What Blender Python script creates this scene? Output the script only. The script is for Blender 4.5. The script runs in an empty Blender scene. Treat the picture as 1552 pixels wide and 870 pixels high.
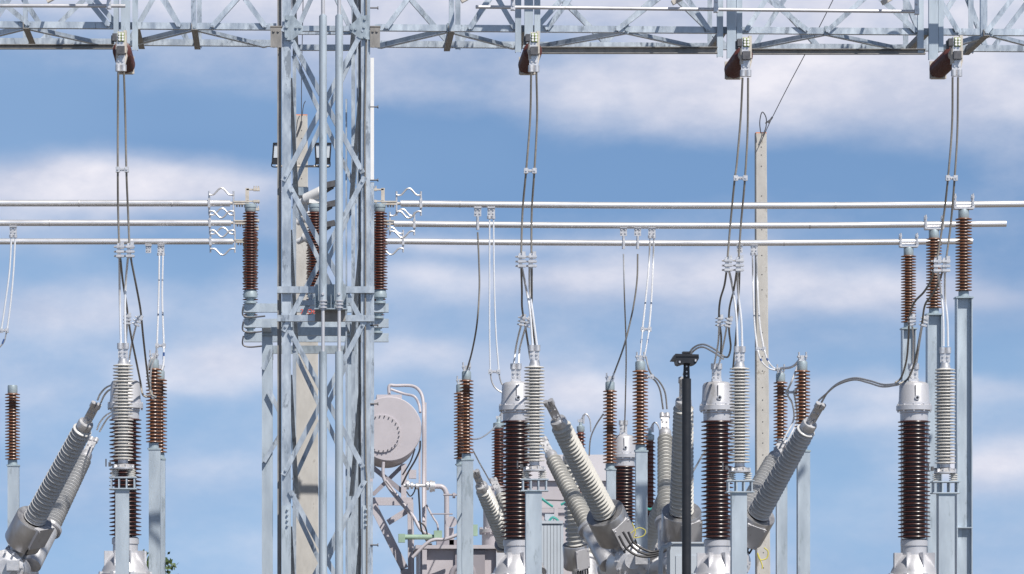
import bpy, math, random
from mathutils import Vector, Matrix
random.seed(7)
S = bpy.context.scene
# ------------------------------------------------------------------ camera
F = 6264.0            # focal length in pixels of the 1552 px wide picture
VX, HY = 450.0, 1025.0   # foot of the optical axis / horizon
cam_d = bpy.data.cameras.new('camera'); cam = bpy.data.objects.new('camera', cam_d)
S.collection.objects.link(cam); S.camera = cam
cam.location = (0, 0, 1.6); cam.rotation_euler = (math.pi/2, 0, 0)
cam_d.sensor_width = 36.0; cam_d.lens = 36.0*F/1552.0
cam_d.shift_x = (776-VX)/1552.0; cam_d.shift_y = (HY-435)/1552.0
cam_d.clip_end = 20000; cam_d.clip_start = 0.5
# ------------------------------------------------------------------ sun, sky, exposure
SUN_DIR = Vector((0.34, -0.60, 0.78)).normalized()
sun_d = bpy.data.lights.new('sun', 'SUN'); sun = bpy.data.objects.new('sun', sun_d)
S.collection.objects.link(sun)
sun_d.energy = 5.0; sun_d.angle = math.radians(0.5); sun_d.color = (1.0, 0.95, 0.88)
sun.rotation_euler = SUN_DIR.to_track_quat('Z', 'Y').to_euler()
S.view_settings.view_transform = 'Standard'; S.view_settings.look = 'None'
S.view_settings.exposure = 0.0; S.view_settings.gamma = 1.0
W = bpy.data.worlds.new('World'); S.world = W; W.use_nodes = True
nt = W.node_tree; nt.nodes.clear()
def N(t, **k):
    n = nt.nodes.new(t)
    for a, b in k.items(): setattr(n, a, b)
    return n
def L(a, b): nt.links.new(a, b)
def mth(op, a, b=None, clamp=False):
    n = N('ShaderNodeMath', operation=op); n.use_clamp = clamp
    for i, v in enumerate((a, b)):
        if v is None: continue
        if isinstance(v, (int, float)): n.inputs[i].default_value = v
        else: L(v, n.inputs[i])
    return n.outputs[0]
tc = N('ShaderNodeTexCoord'); sp = N('ShaderNodeSeparateXYZ'); L(tc.outputs['Generated'], sp.inputs[0])
X, Y_, Z = sp.outputs
zr = mth('ADD', mth('MULTIPLY', mth('MAXIMUM', Z, 0.0), 0.75), 0.20)
cb = N('ShaderNodeCombineXYZ'); L(X, cb.inputs[0]); L(Y_, cb.inputs[1]); L(zr, cb.inputs[2])
nv = N('ShaderNodeVectorMath', operation='NORMALIZE'); L(cb.outputs[0], nv.inputs[0])
sky = N('ShaderNodeTexSky', sky_type='NISHITA'); sky.sun_disc = False
sky.sun_elevation = math.asin(SUN_DIR.z); sky.sun_rotation = math.atan2(SUN_DIR.x, SUN_DIR.y)
sky.air_density = 1.0; sky.dust_density = 0.6; sky.ozone_density = 1.3
L(nv.outputs[0], sky.inputs['Vector'])
# clouds: soft stretched banks given by direction (tangents of azimuth and elevation)
yy = mth('MAXIMUM', Y_, 0.05)
mp = N('ShaderNodeMapping'); L(tc.outputs['Generated'], mp.inputs[0]); mp.inputs['Scale'].default_value = (11, 11, 30)
def noise(scale, detail, rough, off=(0, 0, 0), zs=1.0):
    m2 = N('ShaderNodeMapping'); L(mp.outputs[0], m2.inputs[0]); m2.inputs['Location'].default_value = off; m2.inputs['Scale'].default_value = (1, 1, zs)
    n = N('ShaderNodeTexNoise'); L(m2.outputs[0], n.inputs['Vector'])
    n.inputs['Scale'].default_value = scale; n.inputs['Detail'].default_value = detail; n.inputs['Roughness'].default_value = rough
    return n.outputs['Fac']
n1 = noise(1.0, 5, .52, (3.1, 0, 7.3)); n2 = noise(0.8, 4, .5, (9.1, 4, 1.3)); n3 = noise(2.6, 8, .58, (1, 2, 3), .6); n4 = noise(.55, 3, .5, (5, 8, 2)); n5 = noise(1.9, 7, .58, (2, 6, 9), .7)
u = mth('ADD', mth('DIVIDE', X, yy), mth('MULTIPLY', mth('SUBTRACT', n1, .5), .045))
v = mth('ADD', mth('DIVIDE', Z, yy), mth('MULTIPLY', mth('SUBTRACT', n2, .5), .028))
BL = [  # px, py, half width, half height, weight
 (60, 285, 300, 42, .72), (250, 265, 130, 34, .55), (1300, 150, 330, 75, .85), (1000, 110, 260, 55, .45), (776, -10, 1300, 60, .75),
 (330, 565, 130, 38, .60), (90, 470, 260, 34, .34), (880, 600, 110, 40, .62), (1150, 425, 300, 38, .58), (700, 445, 220, 30, .42), (1430, 440, 200, 26, .30),
 (640, 372, 260, 18, .30), (1510, 705, 90, 26, .70), (1480, 590, 200, 24, .40), (330, 725, 220, 26, .22), (1300, 640, 160, 22, .25), (660, 560, 120, 22, .30),
 (280, 190, 430, 55, -.45), (800, 250, 260, 40, -.40), (1200, 290, 300, 30, -.25), (150, 400, 260, 22, -.25), (1300, 540, 180, 20, -.2)]
tot = None
for (px, py, hw, hh, w) in BL:
    a = mth('MULTIPLY', mth('SUBTRACT', u, (px-VX)/F), F/hw); b = mth('MULTIPLY', mth('SUBTRACT', v, (HY-py)/F), F/hh)
    d = mth('ADD', mth('MULTIPLY', a, a), mth('MULTIPLY', b, b))
    g = mth('MULTIPLY', mth('EXPONENT', mth('MULTIPLY', d, -0.8)), w)
    tot = g if tot is None else mth('ADD', tot, g)
cl = mth('ADD', mth('ADD', tot, mth('MULTIPLY', mth('SUBTRACT', n1, .48), .8)), mth('MULTIPLY', mth('SUBTRACT', n3, .5), .85))
mr = N('ShaderNodeMapRange', interpolation_type='SMOOTHSTEP'); L(cl, mr.inputs[0])
mr.inputs[1].default_value = -.22; mr.inputs[2].default_value = 0.88; mr.inputs[3].default_value = 0.0; mr.inputs[4].default_value = 0.95
tint = N('ShaderNodeMixRGB', blend_type='MULTIPLY'); tint.inputs[0].default_value = 1
L(sky.outputs[0], tint.inputs[1])
bk = N('ShaderNodeMixRGB'); b4 = N('ShaderNodeMapRange'); L(n4, b4.inputs[0]); b4.inputs[1].default_value = .36; b4.inputs[2].default_value = .62; L(b4.outputs[0], bk.inputs[0])
bk.inputs[1].default_value = (.76, .86, .96, 1); bk.inputs[2].default_value = (1.02, 1.04, 1.06, 1); L(bk.outputs[0], tint.inputs[2])
cc_ = N('ShaderNodeMixRGB'); b5 = N('ShaderNodeMapRange'); L(n5, b5.inputs[0]); b5.inputs[1].default_value = .38; b5.inputs[2].default_value = .60; L(b5.outputs[0], cc_.inputs[0])
cc_.inputs[1].default_value = (4.6, 4.9, 6.0, 1); cc_.inputs[2].default_value = (6.9, 6.75, 7.3, 1)
mx = N('ShaderNodeMixRGB'); L(mr.outputs[0], mx.inputs[0]); L(tint.outputs[0], mx.inputs[1]); L(cc_.outputs[0], mx.inputs[2])
hi = N('ShaderNodeMapRange', interpolation_type='SMOOTHSTEP'); L(Z, hi.inputs[0]); hi.inputs[1].default_value = .17; hi.inputs[2].default_value = .38; hi.inputs[3].default_value = 1; hi.inputs[4].default_value = .34
hm = N('ShaderNodeVectorMath', operation='SCALE'); L(mx.outputs[0], hm.inputs[0]); L(hi.outputs[0], hm.inputs['Scale'])
bg = N('ShaderNodeBackground'); L(hm.outputs[0], bg.inputs[0]); bg.inputs[1].default_value = 0.13
wo = N('ShaderNodeOutputWorld'); L(bg.outputs[0], wo.inputs[0])

# ------------------------------------------------------------------ helpers
def P(px, py, Y): return Vector(((px-VX)*Y/F, Y, 1.6+(HY-py)*Y/F))
def K(Y): return Y/F
class MB:
    def __init__(s): s.v = []; s.f = []
    def add(s, vs, fs):
        n = len(s.v); s.v += [Vector(x) for x in vs]; s.f += [tuple(i+n for i in q) for q in fs]; return s
    def obox(s, c, ax, ay, az):      # centre and three half vectors
        c = Vector(c); vs = [c+ax*i+ay*j+az*k for i in (-1, 1) for j in (-1, 1) for k in (-1, 1)]
        fs = [(0,1,3,2),(4,6,7,5),(0,4,5,1),(2,3,7,6),(0,2,6,4),(1,5,7,3)]
        if ax.cross(ay).dot(az) < 0: fs = [q[::-1] for q in fs]
        return s.add(vs, fs)
    def box(s, c, sx, sy, sz): return s.obox(c, Vector((sx/2,0,0)), Vector((0,sy/2,0)), Vector((0,0,sz/2)))
    def bar(s, a, b, w, t, n=(0,-1,0)):     # flat bar: width w across, thickness t along n
        a, b = Vector(a), Vector(b); d = (b-a); l = d.length; d = d/l; n = Vector(n); n = (n-d*n.dot(d)).normalized(); q = d.cross(n)
        return s.obox((a+b)/2, d*l/2, q*w/2, n*t/2)
    def angle(s, a, b, w, t=.008, n=(0,-1,0), flip=1):   # L section, one leg facing n, the other running back from its edge
        a, b = Vector(a), Vector(b); d = (b-a).normalized(); n = Vector(n); n = (n-d*n.dot(d)).normalized(); q = d.cross(n)*flip
        s.bar(a, b, w, t, n)
        off = q*(w/2-t/2) - n*(w/2+t/2+.0005)
        return s.bar(a+off, b+off, w-t, t, q)
    def tube(s, a, b, r, n=12, r2=None, cap=True):
        a, b = Vector(a), Vector(b); return s.lathe([(0, 0), (r, 0), (r2 if r2 is not None else r, (b-a).length), (0, (b-a).length)] if cap else [(r, 0), (r2 or r, (b-a).length)], a, b-a, n)
    def lathe(s, prof, o=(0,0,0), ax=(0,0,1), n=28):
        o = Vector(o); z = Vector(ax).normalized(); x = z.orthogonal().normalized() if abs(z.z) < .9999 else Vector((1,0,0)); y = z.cross(x)
        vs = []; rows = []
        for (r, h) in prof:
            if r < 1e-6: rows.append([len(vs)]); vs.append(o+z*h)
            else:
                rows.append([len(vs)+i for i in range(n)])
                vs += [o+z*h+(x*math.cos(2*math.pi*i/n)+y*math.sin(2*math.pi*i/n))*r for i in range(n)]
        fs = []
        for A, B in zip(rows, rows[1:]):
            for i in range(n):
                j = (i+1) % n
                if len(A) == 1 and len(B) == 1: continue
                if len(A) == 1: fs.append((A[0], B[j], B[i]))
                elif len(B) == 1: fs.append((A[i], A[j], B[0]))
                else: fs.append((A[i], A[j], B[j], B[i]))
        return s.add(vs, fs)
    def path(s, pts, r, n=8, smooth=6):
        pts = [Vector(p) for p in pts]
        if smooth > 1 and len(pts) > 2:
            q = []; e = [pts[0]*2-pts[1]]+pts+[pts[-1]*2-pts[-2]]
            for i in range(1, len(e)-2):
                for k in range(smooth):
                    t = k/smooth; a, b, c, d = e[i-1], e[i], e[i+1], e[i+2]
                    q.append(.5*((2*b)+(c-a)*t+(2*a-5*b+4*c-d)*t*t+(3*b-a-3*c+d)*t**3))
            pts = q+[pts[-1]]
        vs = []; fs = []; ref = None
        for i, p in enumerate(pts):
            d = (pts[min(i+1, len(pts)-1)]-pts[max(i-1, 0)]).normalized()
            x = d.orthogonal().normalized() if ref is None else (ref-d*ref.dot(d)).normalized()
            ref = x; y = d.cross(x)
            vs += [p+(x*math.cos(2*math.pi*k/n)+y*math.sin(2*math.pi*k/n))*r for k in range(n)]
        for i in range(len(pts)-1):
            for k in range(n):
                j = (k+1) % n; fs.append((i*n+k, i*n+j, (i+1)*n+j, (i+1)*n+k))
        fs += [tuple(range(n))[::-1], tuple((len(pts)-1)*n+k for k in range(n))]
        return s.add(vs, fs)
    def bolt(s, p, d=(0,-1,0), r=.013, l=.02): return s.tube(Vector(p)-Vector(d)*.004, Vector(p)+Vector(d)*l, r, 6)
    def mesh(s, name, mat, off):
        m = bpy.data.meshes.new(name); m.from_pydata([tuple(x-off) for x in s.v], [], s.f); m.materials.append(mat)
        m.shade_smooth(); m.set_sharp_from_angle(angle=math.radians(38)); return m
def thing(name, label, cat, loc=(0,0,0), group=None):
    o = bpy.data.objects.new(name, None); S.collection.objects.link(o); o.location = loc; o.empty_display_size = .2
    o['label'] = label; o['category'] = cat
    if group: o['group'] = group
    o['_o'] = 1; del o['_o']
    return o
def base_of(o):
    v = Vector((0,0,0))
    while o is not None: v += Vector(o.location); o = o.parent
    return v
def part(name, mb, mat, parent=None, label=None):
    """mb is in world coordinates"""
    off = base_of(parent) if parent else Vector((0,0,0))
    o = bpy.data.objects.new(name, mb.mesh(name, M[mat], off)); S.collection.objects.link(o)
    if parent: o.parent = parent
    if label: o['label'] = label
    return o
def single(name, mb, mat, label, cat, group=None):
    lo = Vector((min(v.x for v in mb.v)+max(v.x for v in mb.v), min(v.y for v in mb.v)+max(v.y for v in mb.v), 2*min(v.z for v in mb.v)))/2
    o = bpy.data.objects.new(name, mb.mesh(name, M[mat], lo)); S.collection.objects.link(o); o.location = lo
    o['label'] = label; o['category'] = cat
    if group: o['group'] = group
    return o
def clone(root, loc, label, group=None, rot=None):
    def cp(o, par):
        c = o.copy(); S.collection.objects.link(c); c.parent = par
        for ch in list(o.children): cp(ch, c)
        return c
    r = cp(root, None); r.location = loc; r['label'] = label
    if rot: r.rotation_euler = rot
    if group: r['group'] = group
    return r
def structure(name, mb, mat):
    o = part(name, mb, mat); o['kind'] = 'structure'; return o
# ------------------------------------------------------------------ materials
M = {}
def mat(name, col, rough=.5, metal=0., var=.12, scale=6., bump=0., coat=0., stretch=(1,1,1), spot=None, rvar=.08, spec=.5):
    m = bpy.data.materials.new(name); m.use_nodes = True; t = m.node_tree; n = t.nodes; b = n['Principled BSDF']
    tcn = n.new('ShaderNodeTexCoord'); mpn = n.new('ShaderNodeMapping'); mpn.inputs['Scale'].default_value = stretch
    t.links.new(tcn.outputs['Object'], mpn.inputs[0])
    oi = n.new('ShaderNodeObjectInfo'); ad = n.new('ShaderNodeVectorMath'); ad.operation = 'ADD'
    sc = n.new('ShaderNodeVectorMath'); sc.operation = 'SCALE'; t.links.new(oi.outputs['Location'], sc.inputs[0]); sc.inputs['Scale'].default_value = 1.7
    t.links.new(mpn.outputs[0], ad.inputs[0]); t.links.new(sc.outputs[0], ad.inputs[1])
    no = n.new('ShaderNodeTexNoise'); no.inputs['Scale'].default_value = scale; no.inputs['Detail'].default_value = 6; no.inputs['Roughness'].default_value = .6
    t.links.new(ad.outputs[0], no.inputs['Vector'])
    r = n.new('ShaderNodeValToRGB'); r.color_ramp.elements[0].position = .3; r.color_ramp.elements[1].position = .7
    r.color_ramp.elements[0].color = tuple(c*(1-var) for c in col)+(1,); r.color_ramp.elements[1].color = tuple(min(1, c*(1+var)) for c in col)+(1,)
    t.links.new(no.outputs['Fac'], r.inputs[0]); out = r.outputs[0]
    if spot:
        n2 = n.new('ShaderNodeTexNoise'); n2.inputs['Scale'].default_value = spot[1]; n2.inputs['Detail'].default_value = 8; n2.inputs['Roughness'].default_value = .7
        t.links.new(ad.outputs[0], n2.inputs['Vector'])
        r2 = n.new('ShaderNodeValToRGB'); r2.color_ramp.elements[0].position = spot[2]; r2.color_ramp.elements[1].position = spot[2]+.06
        t.links.new(n2.outputs['Fac'], r2.inputs[0]); mm = n.new('ShaderNodeMixRGB'); t.links.new(r2.outputs[0], mm.inputs[0])
        t.links.new(out, mm.inputs[1]); mm.inputs[2].default_value = tuple(spot[0])+(1,); out = mm.outputs[0]
    t.links.new(out, b.inputs['Base Color'])
    mr = n.new('ShaderNodeMapRange'); t.links.new(no.outputs['Fac'], mr.inputs[0]); mr.inputs[1].default_value = .3; mr.inputs[2].default_value = .7
    mr.inputs[3].default_value = max(.03, rough-rvar); mr.inputs[4].default_value = min(1, rough+rvar); t.links.new(mr.outputs[0], b.inputs['Roughness'])
    b.inputs['Metallic'].default_value = metal; b.inputs['Coat Weight'].default_value = coat; b.inputs['Coat Roughness'].default_value = .20
    b.inputs['Specular IOR Level'].default_value = spec
    if bump:
        bp = n.new('ShaderNodeBump'); bp.inputs['Strength'].default_value = bump; bp.inputs['Distance'].default_value = .01
        t.links.new(no.outputs['Fac'], bp.inputs['Height']); t.links.new(bp.outputs[0], b.inputs['Normal'])
    M[name] = m; return m
mat('galvanised steel', (.47, .53, .60), .44, .5, .22, 11, .08, spot=((.27, .31, .36), 9, .56), stretch=(1, 1, .35), rvar=.14)
mat('shaded dull steel', (.29, .28, .27), .6, .2, .25, 12, .1, stretch=(1, 1, .3))  # dull steel with the shade of the tower's side strips put into its colour
mat('brushed steel', (.55, .55, .57), .36, .8, .10, 14, .04, stretch=(1, 1, .2))
mat('galvanised plate', (.37, .43, .48), .45, .45, .22, 16, .05, stretch=(1, 1, .5))
mat('painted column steel', (.46, .53, .60), .46, .3, .12, 6, .04, stretch=(1, 1, .25), spot=((.35, .41, .46), 7, .57), rvar=.12)
mat('aluminium tube', (.90, .90, .92), .30, .62, .04, 4, 0, stretch=(.3, 1, 1))
mat('cast aluminium', (.66, .66, .68), .42, .6, .10, 20, .1)
mat('matt cast bracket', (.55, .51, .46), .6, .1, .12, 16, .1)
mat('new conductor', (.85, .86, .89), .38, .3, .05, 30)
mat('weathered conductor', (.26, .245, .225), .55, .3, .15, 40)
mat('grey flexible conductor', (.50, .50, .51), .4, .5, .10, 30)
mat('dark cable', (.035, .035, .04), .5, 0, .1, 10)
mat('maroon porcelain', (.075, .030, .027), .34, 0, .15, 8, coat=.12)
mat('brown porcelain', (.23, .108, .062), .36, 0, .22, 9, coat=.12)
mat('red brown porcelain', (.13, .042, .028), .33, 0, .18, 7, coat=.12)
mat('red brown silicone', (.105, .036, .032), .42, 0, .1, 7)
mat('light grey silicone', (.62, .61, .59), .45, 0, .06, 6)
mat('grey porcelain', (.60, .59, .56), .22, 0, .07, 6, coat=.4)
mat('cool grey porcelain', (.60, .60, .60), .26, 0, .07, 6, coat=.5)
mat('silver paint', (.61, .61, .64), .36, .35, .08, 5, spot=((.46, .45, .45), 3, .60), stretch=(1, 1, .35))
mat('insulator cap', (.40, .48, .52), .42, .35, .10, 12)
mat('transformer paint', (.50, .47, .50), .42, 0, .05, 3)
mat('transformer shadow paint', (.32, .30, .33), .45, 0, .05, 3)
mat('pale wall paint', (.62, .60, .64), .6, 0, .04, 1.5)
mat('cabinet paint', (.47, .52, .58), .5, 0, .04, 2)
mat('valve green paint', (.30, .42, .32), .45, 0, .1, 8)
mat('concrete', (.49, .475, .45), .9, 0, .14, 5, .4, spot=((.33, .31, .28), 5, .60), stretch=(1, 1, .5))
mat('orange mark', (.75, .30, .14), .8, 0, .2, 12)
mat('black paint', (.020, .022, .028), .42, 0, .2, 8)
mat('white cover', (.80, .80, .80), .5, 0, .03, 4)
mat('bolt steel', (.12, .12, .13), .5, .5, .2, 20)
mat('green contact', (.28, .36, .12), .5, 0, .3, 60)
mat('red lettering', (.65, .06, .03), .6, 0, .1, 8)
mat('blue band', (.05, .11, .30), .5, 0, .1, 8)
mat('yellow wire', (.62, .55, .10), .5, 0, .1, 8)
mat('teal wire', (.05, .34, .30), .5, 0, .1, 8)
mat('lamp glass', (.55, .60, .66), .12, 0, .05, 4)
mat('gravel', (.15, .135, .115), .95, 0, .25, 14, .6)
mat('bark', (.12, .09, .06), .9, 0, .2, 9, .4)
mat('foliage', (.07, .11, .035), .6, 0, .35, 5)
# ------------------------------------------------------------------ ground
g = MB(); g.add([(-1500,-60,0),(1500,-60,0),(1500,4000,0),(-1500,4000,0)], [(0,1,2,3)]); structure('ground', g, 'gravel')

# ------------------------------------------------------------------ shared shapes
def sheds(z0, z1, core, R, n, alt=None, core2=None, R2=None, th=1.0):
    p = (z1-z0)/n; pr = [(core, z0)]
    for i in range(n):
        t = (i+.5)/n; zc = z0+(i+.5)*p
        c = core+(core2-core)*t if core2 else core
        r0 = R+(R2-R)*t if R2 else R
        r = r0 if (alt is None or i % 2 == 0) else c+(r0-c)*alt
        pr += [(c, zc-.20*p*th), (r-.006, zc-.17*p*th), (r, zc-.12*p*th), (r-.003, zc-.01*p*th), (c+(r-c)*.15, zc+.20*p*th), (c, zc+.27*p*th)]
    return pr+[((core2 or core), z1)]
def closed(pr): return [(0, pr[0][1])]+pr+[(0, pr[-1][1])]
def pad_terminal(mb, top, w=.13, h=.20, gap=.055, ax=Vector((0,0,1)), collars=2, rc=.036, side=Vector((1,0,0))):
    """flat two-hole pad with a pair of collars on top; 'top' is the collar top centre"""
    ax = ax.normalized(); side = (side-ax*side.dot(ax)).normalized(); nn = side.cross(ax)
    o = Vector(top)
    for k in range(collars):
        c = o+side*(gap*(k-(collars-1)/2))*1.15
        mb.tube(c-ax*.07, c, rc, 16)
    mb.obox(o-ax*(.07+h/2), side*w/2*.82, nn*.012, ax*h/2)
    for i in (-1, 1):
        for j in (.35, .75):
            mb.bolt(o-ax*(.07+h*j)+side*i*w*.2-nn*.012, -nn if nn.y > 0 else nn, .014, .02)
            mb.bolt(o-ax*(.07+h*j)+side*i*w*.2+nn*.012, nn, .014, .02)
def tclamp(mb, p, s=1.0, ax=Vector((0,0,1))):
    """bolted parallel groove clamp: stacked jaws with bolts"""
    ax = ax.normalized(); p = Vector(p); sd = Vector((1,0,0)); sd = (sd-ax*sd.dot(ax)).normalized(); nn = sd.cross(ax)
    mb.obox(p-nn*.012*s, sd*.020*s, nn*.016*s, ax*.085*s)
    for k in (-.06, -.01, .045):
        c = p+ax*k*s
        mb.obox(c+sd*.012*s, sd*.045*s, nn*.034*s, ax*.013*s)
        mb.tube(c-sd*.058*s-nn*.01, c+sd*.064*s-nn*.01, .010*s, 6)
    mb.obox(p+sd*.035*s+ax*.06*s, sd*.020*s, nn*.03*s, ax*.04*s)
def spacer(mb, a, b):
    a, b = Vector(a), Vector(b); d = (b-a).normalized()
    for c in (a, b): mb.box(c, .050, .055, .062); mb.bolt(c+Vector((0,-.026,0)), (0,-1,0), .011, .012)
    mb.bar(a, b, .034, .030)
    m = (a+b)/2
    for k in (-.012, .014): mb.bolt(m+d*k+Vector((0,-.014,0)), (0,-1,0), .009, .02)

# ------------------------------------------------------------------ columns
def square_column(px0, px1, ytop, Y, label, group, matn='painted column steel', capw=1.12):
    k = K(Y); w = (px1-px0)*k; c = P((px0+px1)/2, ytop, Y); t = thing('steel_column', label, 'column', (c.x, Y, 0), group)
    mb = MB(); mb.box((c.x, Y, c.z/2), w, w, c.z-.02); part('shaft', mb, matn, t)
    mb = MB(); mb.box((c.x, Y, c.z), w*capw, w*capw, .022); part('cap_plate', mb, 'insulator cap', t)
    mb = MB(); mb.box((c.x, Y, .0125), w*2.2, w*2.2, .025)
    for i in (-1, 1):
        for j in (-1, 1): mb.tube((c.x+i*w*.85, Y+j*w*.85, .02), (c.x+i*w*.85, Y+j*w*.85, .07), .015, 6)
    part('base_plate', mb, 'galvanised plate', t); return t
def h_column(px0, px1, ytop, Y, label, group, stiff=None):
    k = K(Y); w = (px1-px0)*k; c = P((px0+px1)/2, ytop, Y); t = thing('steel_column', label, 'column', (c.x, Y, 0), group)
    d = .20; mb = MB()
    mb.box((c.x, Y+d*.0, c.z/2), w-.032, .012, c.z-.03)
    for i in (-1, 1): mb.box((c.x+i*(w/2-.008), Y, c.z/2), .014, d, c.z-.03)
    if stiff: mb.box((c.x, Y, P(0, stiff, Y).z), w+.004, d+.006, .014)
    part('shaft', mb, 'painted column steel', t)
    mb = MB(); mb.box((c.x, Y, c.z-.005), w*1.14, d*1.15, .02); part('cap_plate', mb, 'insulator cap', t)
    mb = MB(); mb.box((c.x, Y, .0125), w*2, d*2, .025); part('base_plate', mb, 'galvanised plate', t); return t

# ------------------------------------------------------------------ post insulators (brown)
def make_post(H, R, n, porc, first_loc, label, group, bus_clamp=False, alt=None, top=True):
    """H: length from base flange to top of cap"""
    x, y, z = first_loc; t = thing('post_insulator', label, 'insulator', first_loc, group)
    zb, zt = .085, H-.11
    mb = MB(); mb.lathe(closed([(R*.78, 0), (R*.78, .018), (R*.62, .02), (R*.62, .075), (R*.58, .09)]), first_loc); part('base_cap', mb, 'insulator cap', t)
    mb = MB(); mb.lathe(sheds(zb, zt, R*.46, R, n, alt, th=1.35), first_loc, n=32); part('shed_stack', mb, porc, t)
    mb = MB(); mb.lathe(closed([(R*.60, zt-.012), (R*.64, zt), (R*.64, H-.02), (R*.60, H)]), first_loc); part('top_cap', mb, 'insulator cap', t)
    if top:
        mb = MB(); o = Vector(first_loc)+Vector((0,0,H))
        if bus_clamp:
            mb.box(o+Vector((0,0,.012)), .27, .14, .022)
            for i in (-1, 1):
                mb.box(o+Vector((i*.125,0,.065)), .035, .13, .10); mb.box(o+Vector((i*.125,0,.17)), .035, .13, .028)
                for j in (-1, 1): mb.tube(o+Vector((i*.125,j*.062,.05)), o+Vector((i*.125,j*.062,.215)), .012, 6)
        else:
            mb.box(o+Vector((0,0,.02)), .10, .05, .03); mb.box(o+Vector((.0,0,.06)), .05, .05, .05)
            for i in (-1, 1): mb.tube(o+Vector((i*.05,-.03,.03)), o+Vector((i*.05,-.03,.13)), .012, 8); mb.tube(o+Vector((i*.05,-.05,.07)), o+Vector((i*.05,.05,.07)), .018, 8)
        part('clamp', mb, 'cast aluminium', t)
    return t
POST = {}
def post(px, yb, yt, Y, R, label, group, kind='brown porcelain', bus=False, top=True, n=22, key=None, alt=None):
    H = (yb-yt)*K(Y); loc = P(px, yb, Y); key = key or (round(H, 1), kind, bus, top)
    if key not in POST: POST[key] = make_post(H, R, n, kind, tuple(loc), label, group, bus, alt, top); return POST[key]
    return clone(POST[key], loc, label, group)

# bus supports at right
gB = 'post insulators carrying the right ends of the busbars'; gC = 'H-section columns under the busbars at right'
for (px, yt, yb, Y, w, st) in ((1460.5, 317.5, 451, 58.0, 24, 800), (1415.5, 346.5, 476.5, 60.45, 22.5, None), (1377, 374, 498, 63.0, 21, None)):
    q = {1460.5: 'nearest and tallest, under the top busbar', 1415.5: 'under the second busbar', 1377: 'farthest of three, under the lowest busbar'}[px]
    post(px, yb, yt, Y, .118, 'brown ribbed post insulator with a two-jaw busbar clamp, '+q, gB, bus=True, n=24, key='busp')
    h_column(px-w/2, px+w/2, yb, Y, 'grey H-section steel column right of the last arrester, '+q.split(',')[0], gC, st)
# posts lower down
gP = 'brown post insulators standing on square steel columns'; gQ = 'square steel columns under brown post insulators'
PO = [(19, 706, 584, 62.5, 11.7, 17, 'at the far left edge of the yard', False),
      (233, 681, 545, 57, 12.2, 17.5, 'in front of a twin, right of the leftmost arrester', True),
      (242.5, 696, 562, 60, 11, 13, 'just behind its twin, right of the leftmost arrester', True),
      (707, 697, 566, 60, 11, 17, 'right of the transformer conservator, the front one of a pair', True),
      (698, 705, 583, 63, 10.5, 14, 'right of the conservator, half hidden behind its twin', True),
      (924.5, 712, 582, 60.4, 11, 14, 'left of the small far current transformer', True),
      (970.5, 684, 545, 57, 12.2, 17.5, 'right of the small far current transformer', True),
      (1183, 700, 566, 60, 11, 16, 'between the concrete pole and the tallest slanted bushing', True),
      (1216, 684, 547, 57, 12.2, 18.5, 'behind the slanted bushing with the long looping cables', True)]
for (px, yb, yt, Y, R, w, where, top) in PO:
    post(px, yb, yt, Y, R*K(Y), 'brown ribbed post insulator '+where, gP, top=top, key='lowp%d%s' % (round(Y/3.3), top))
    square_column(px-w/2+1.5, px+w/2+1.5, yb, Y, 'pale grey square steel column of the post insulator '+where, gQ)

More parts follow.
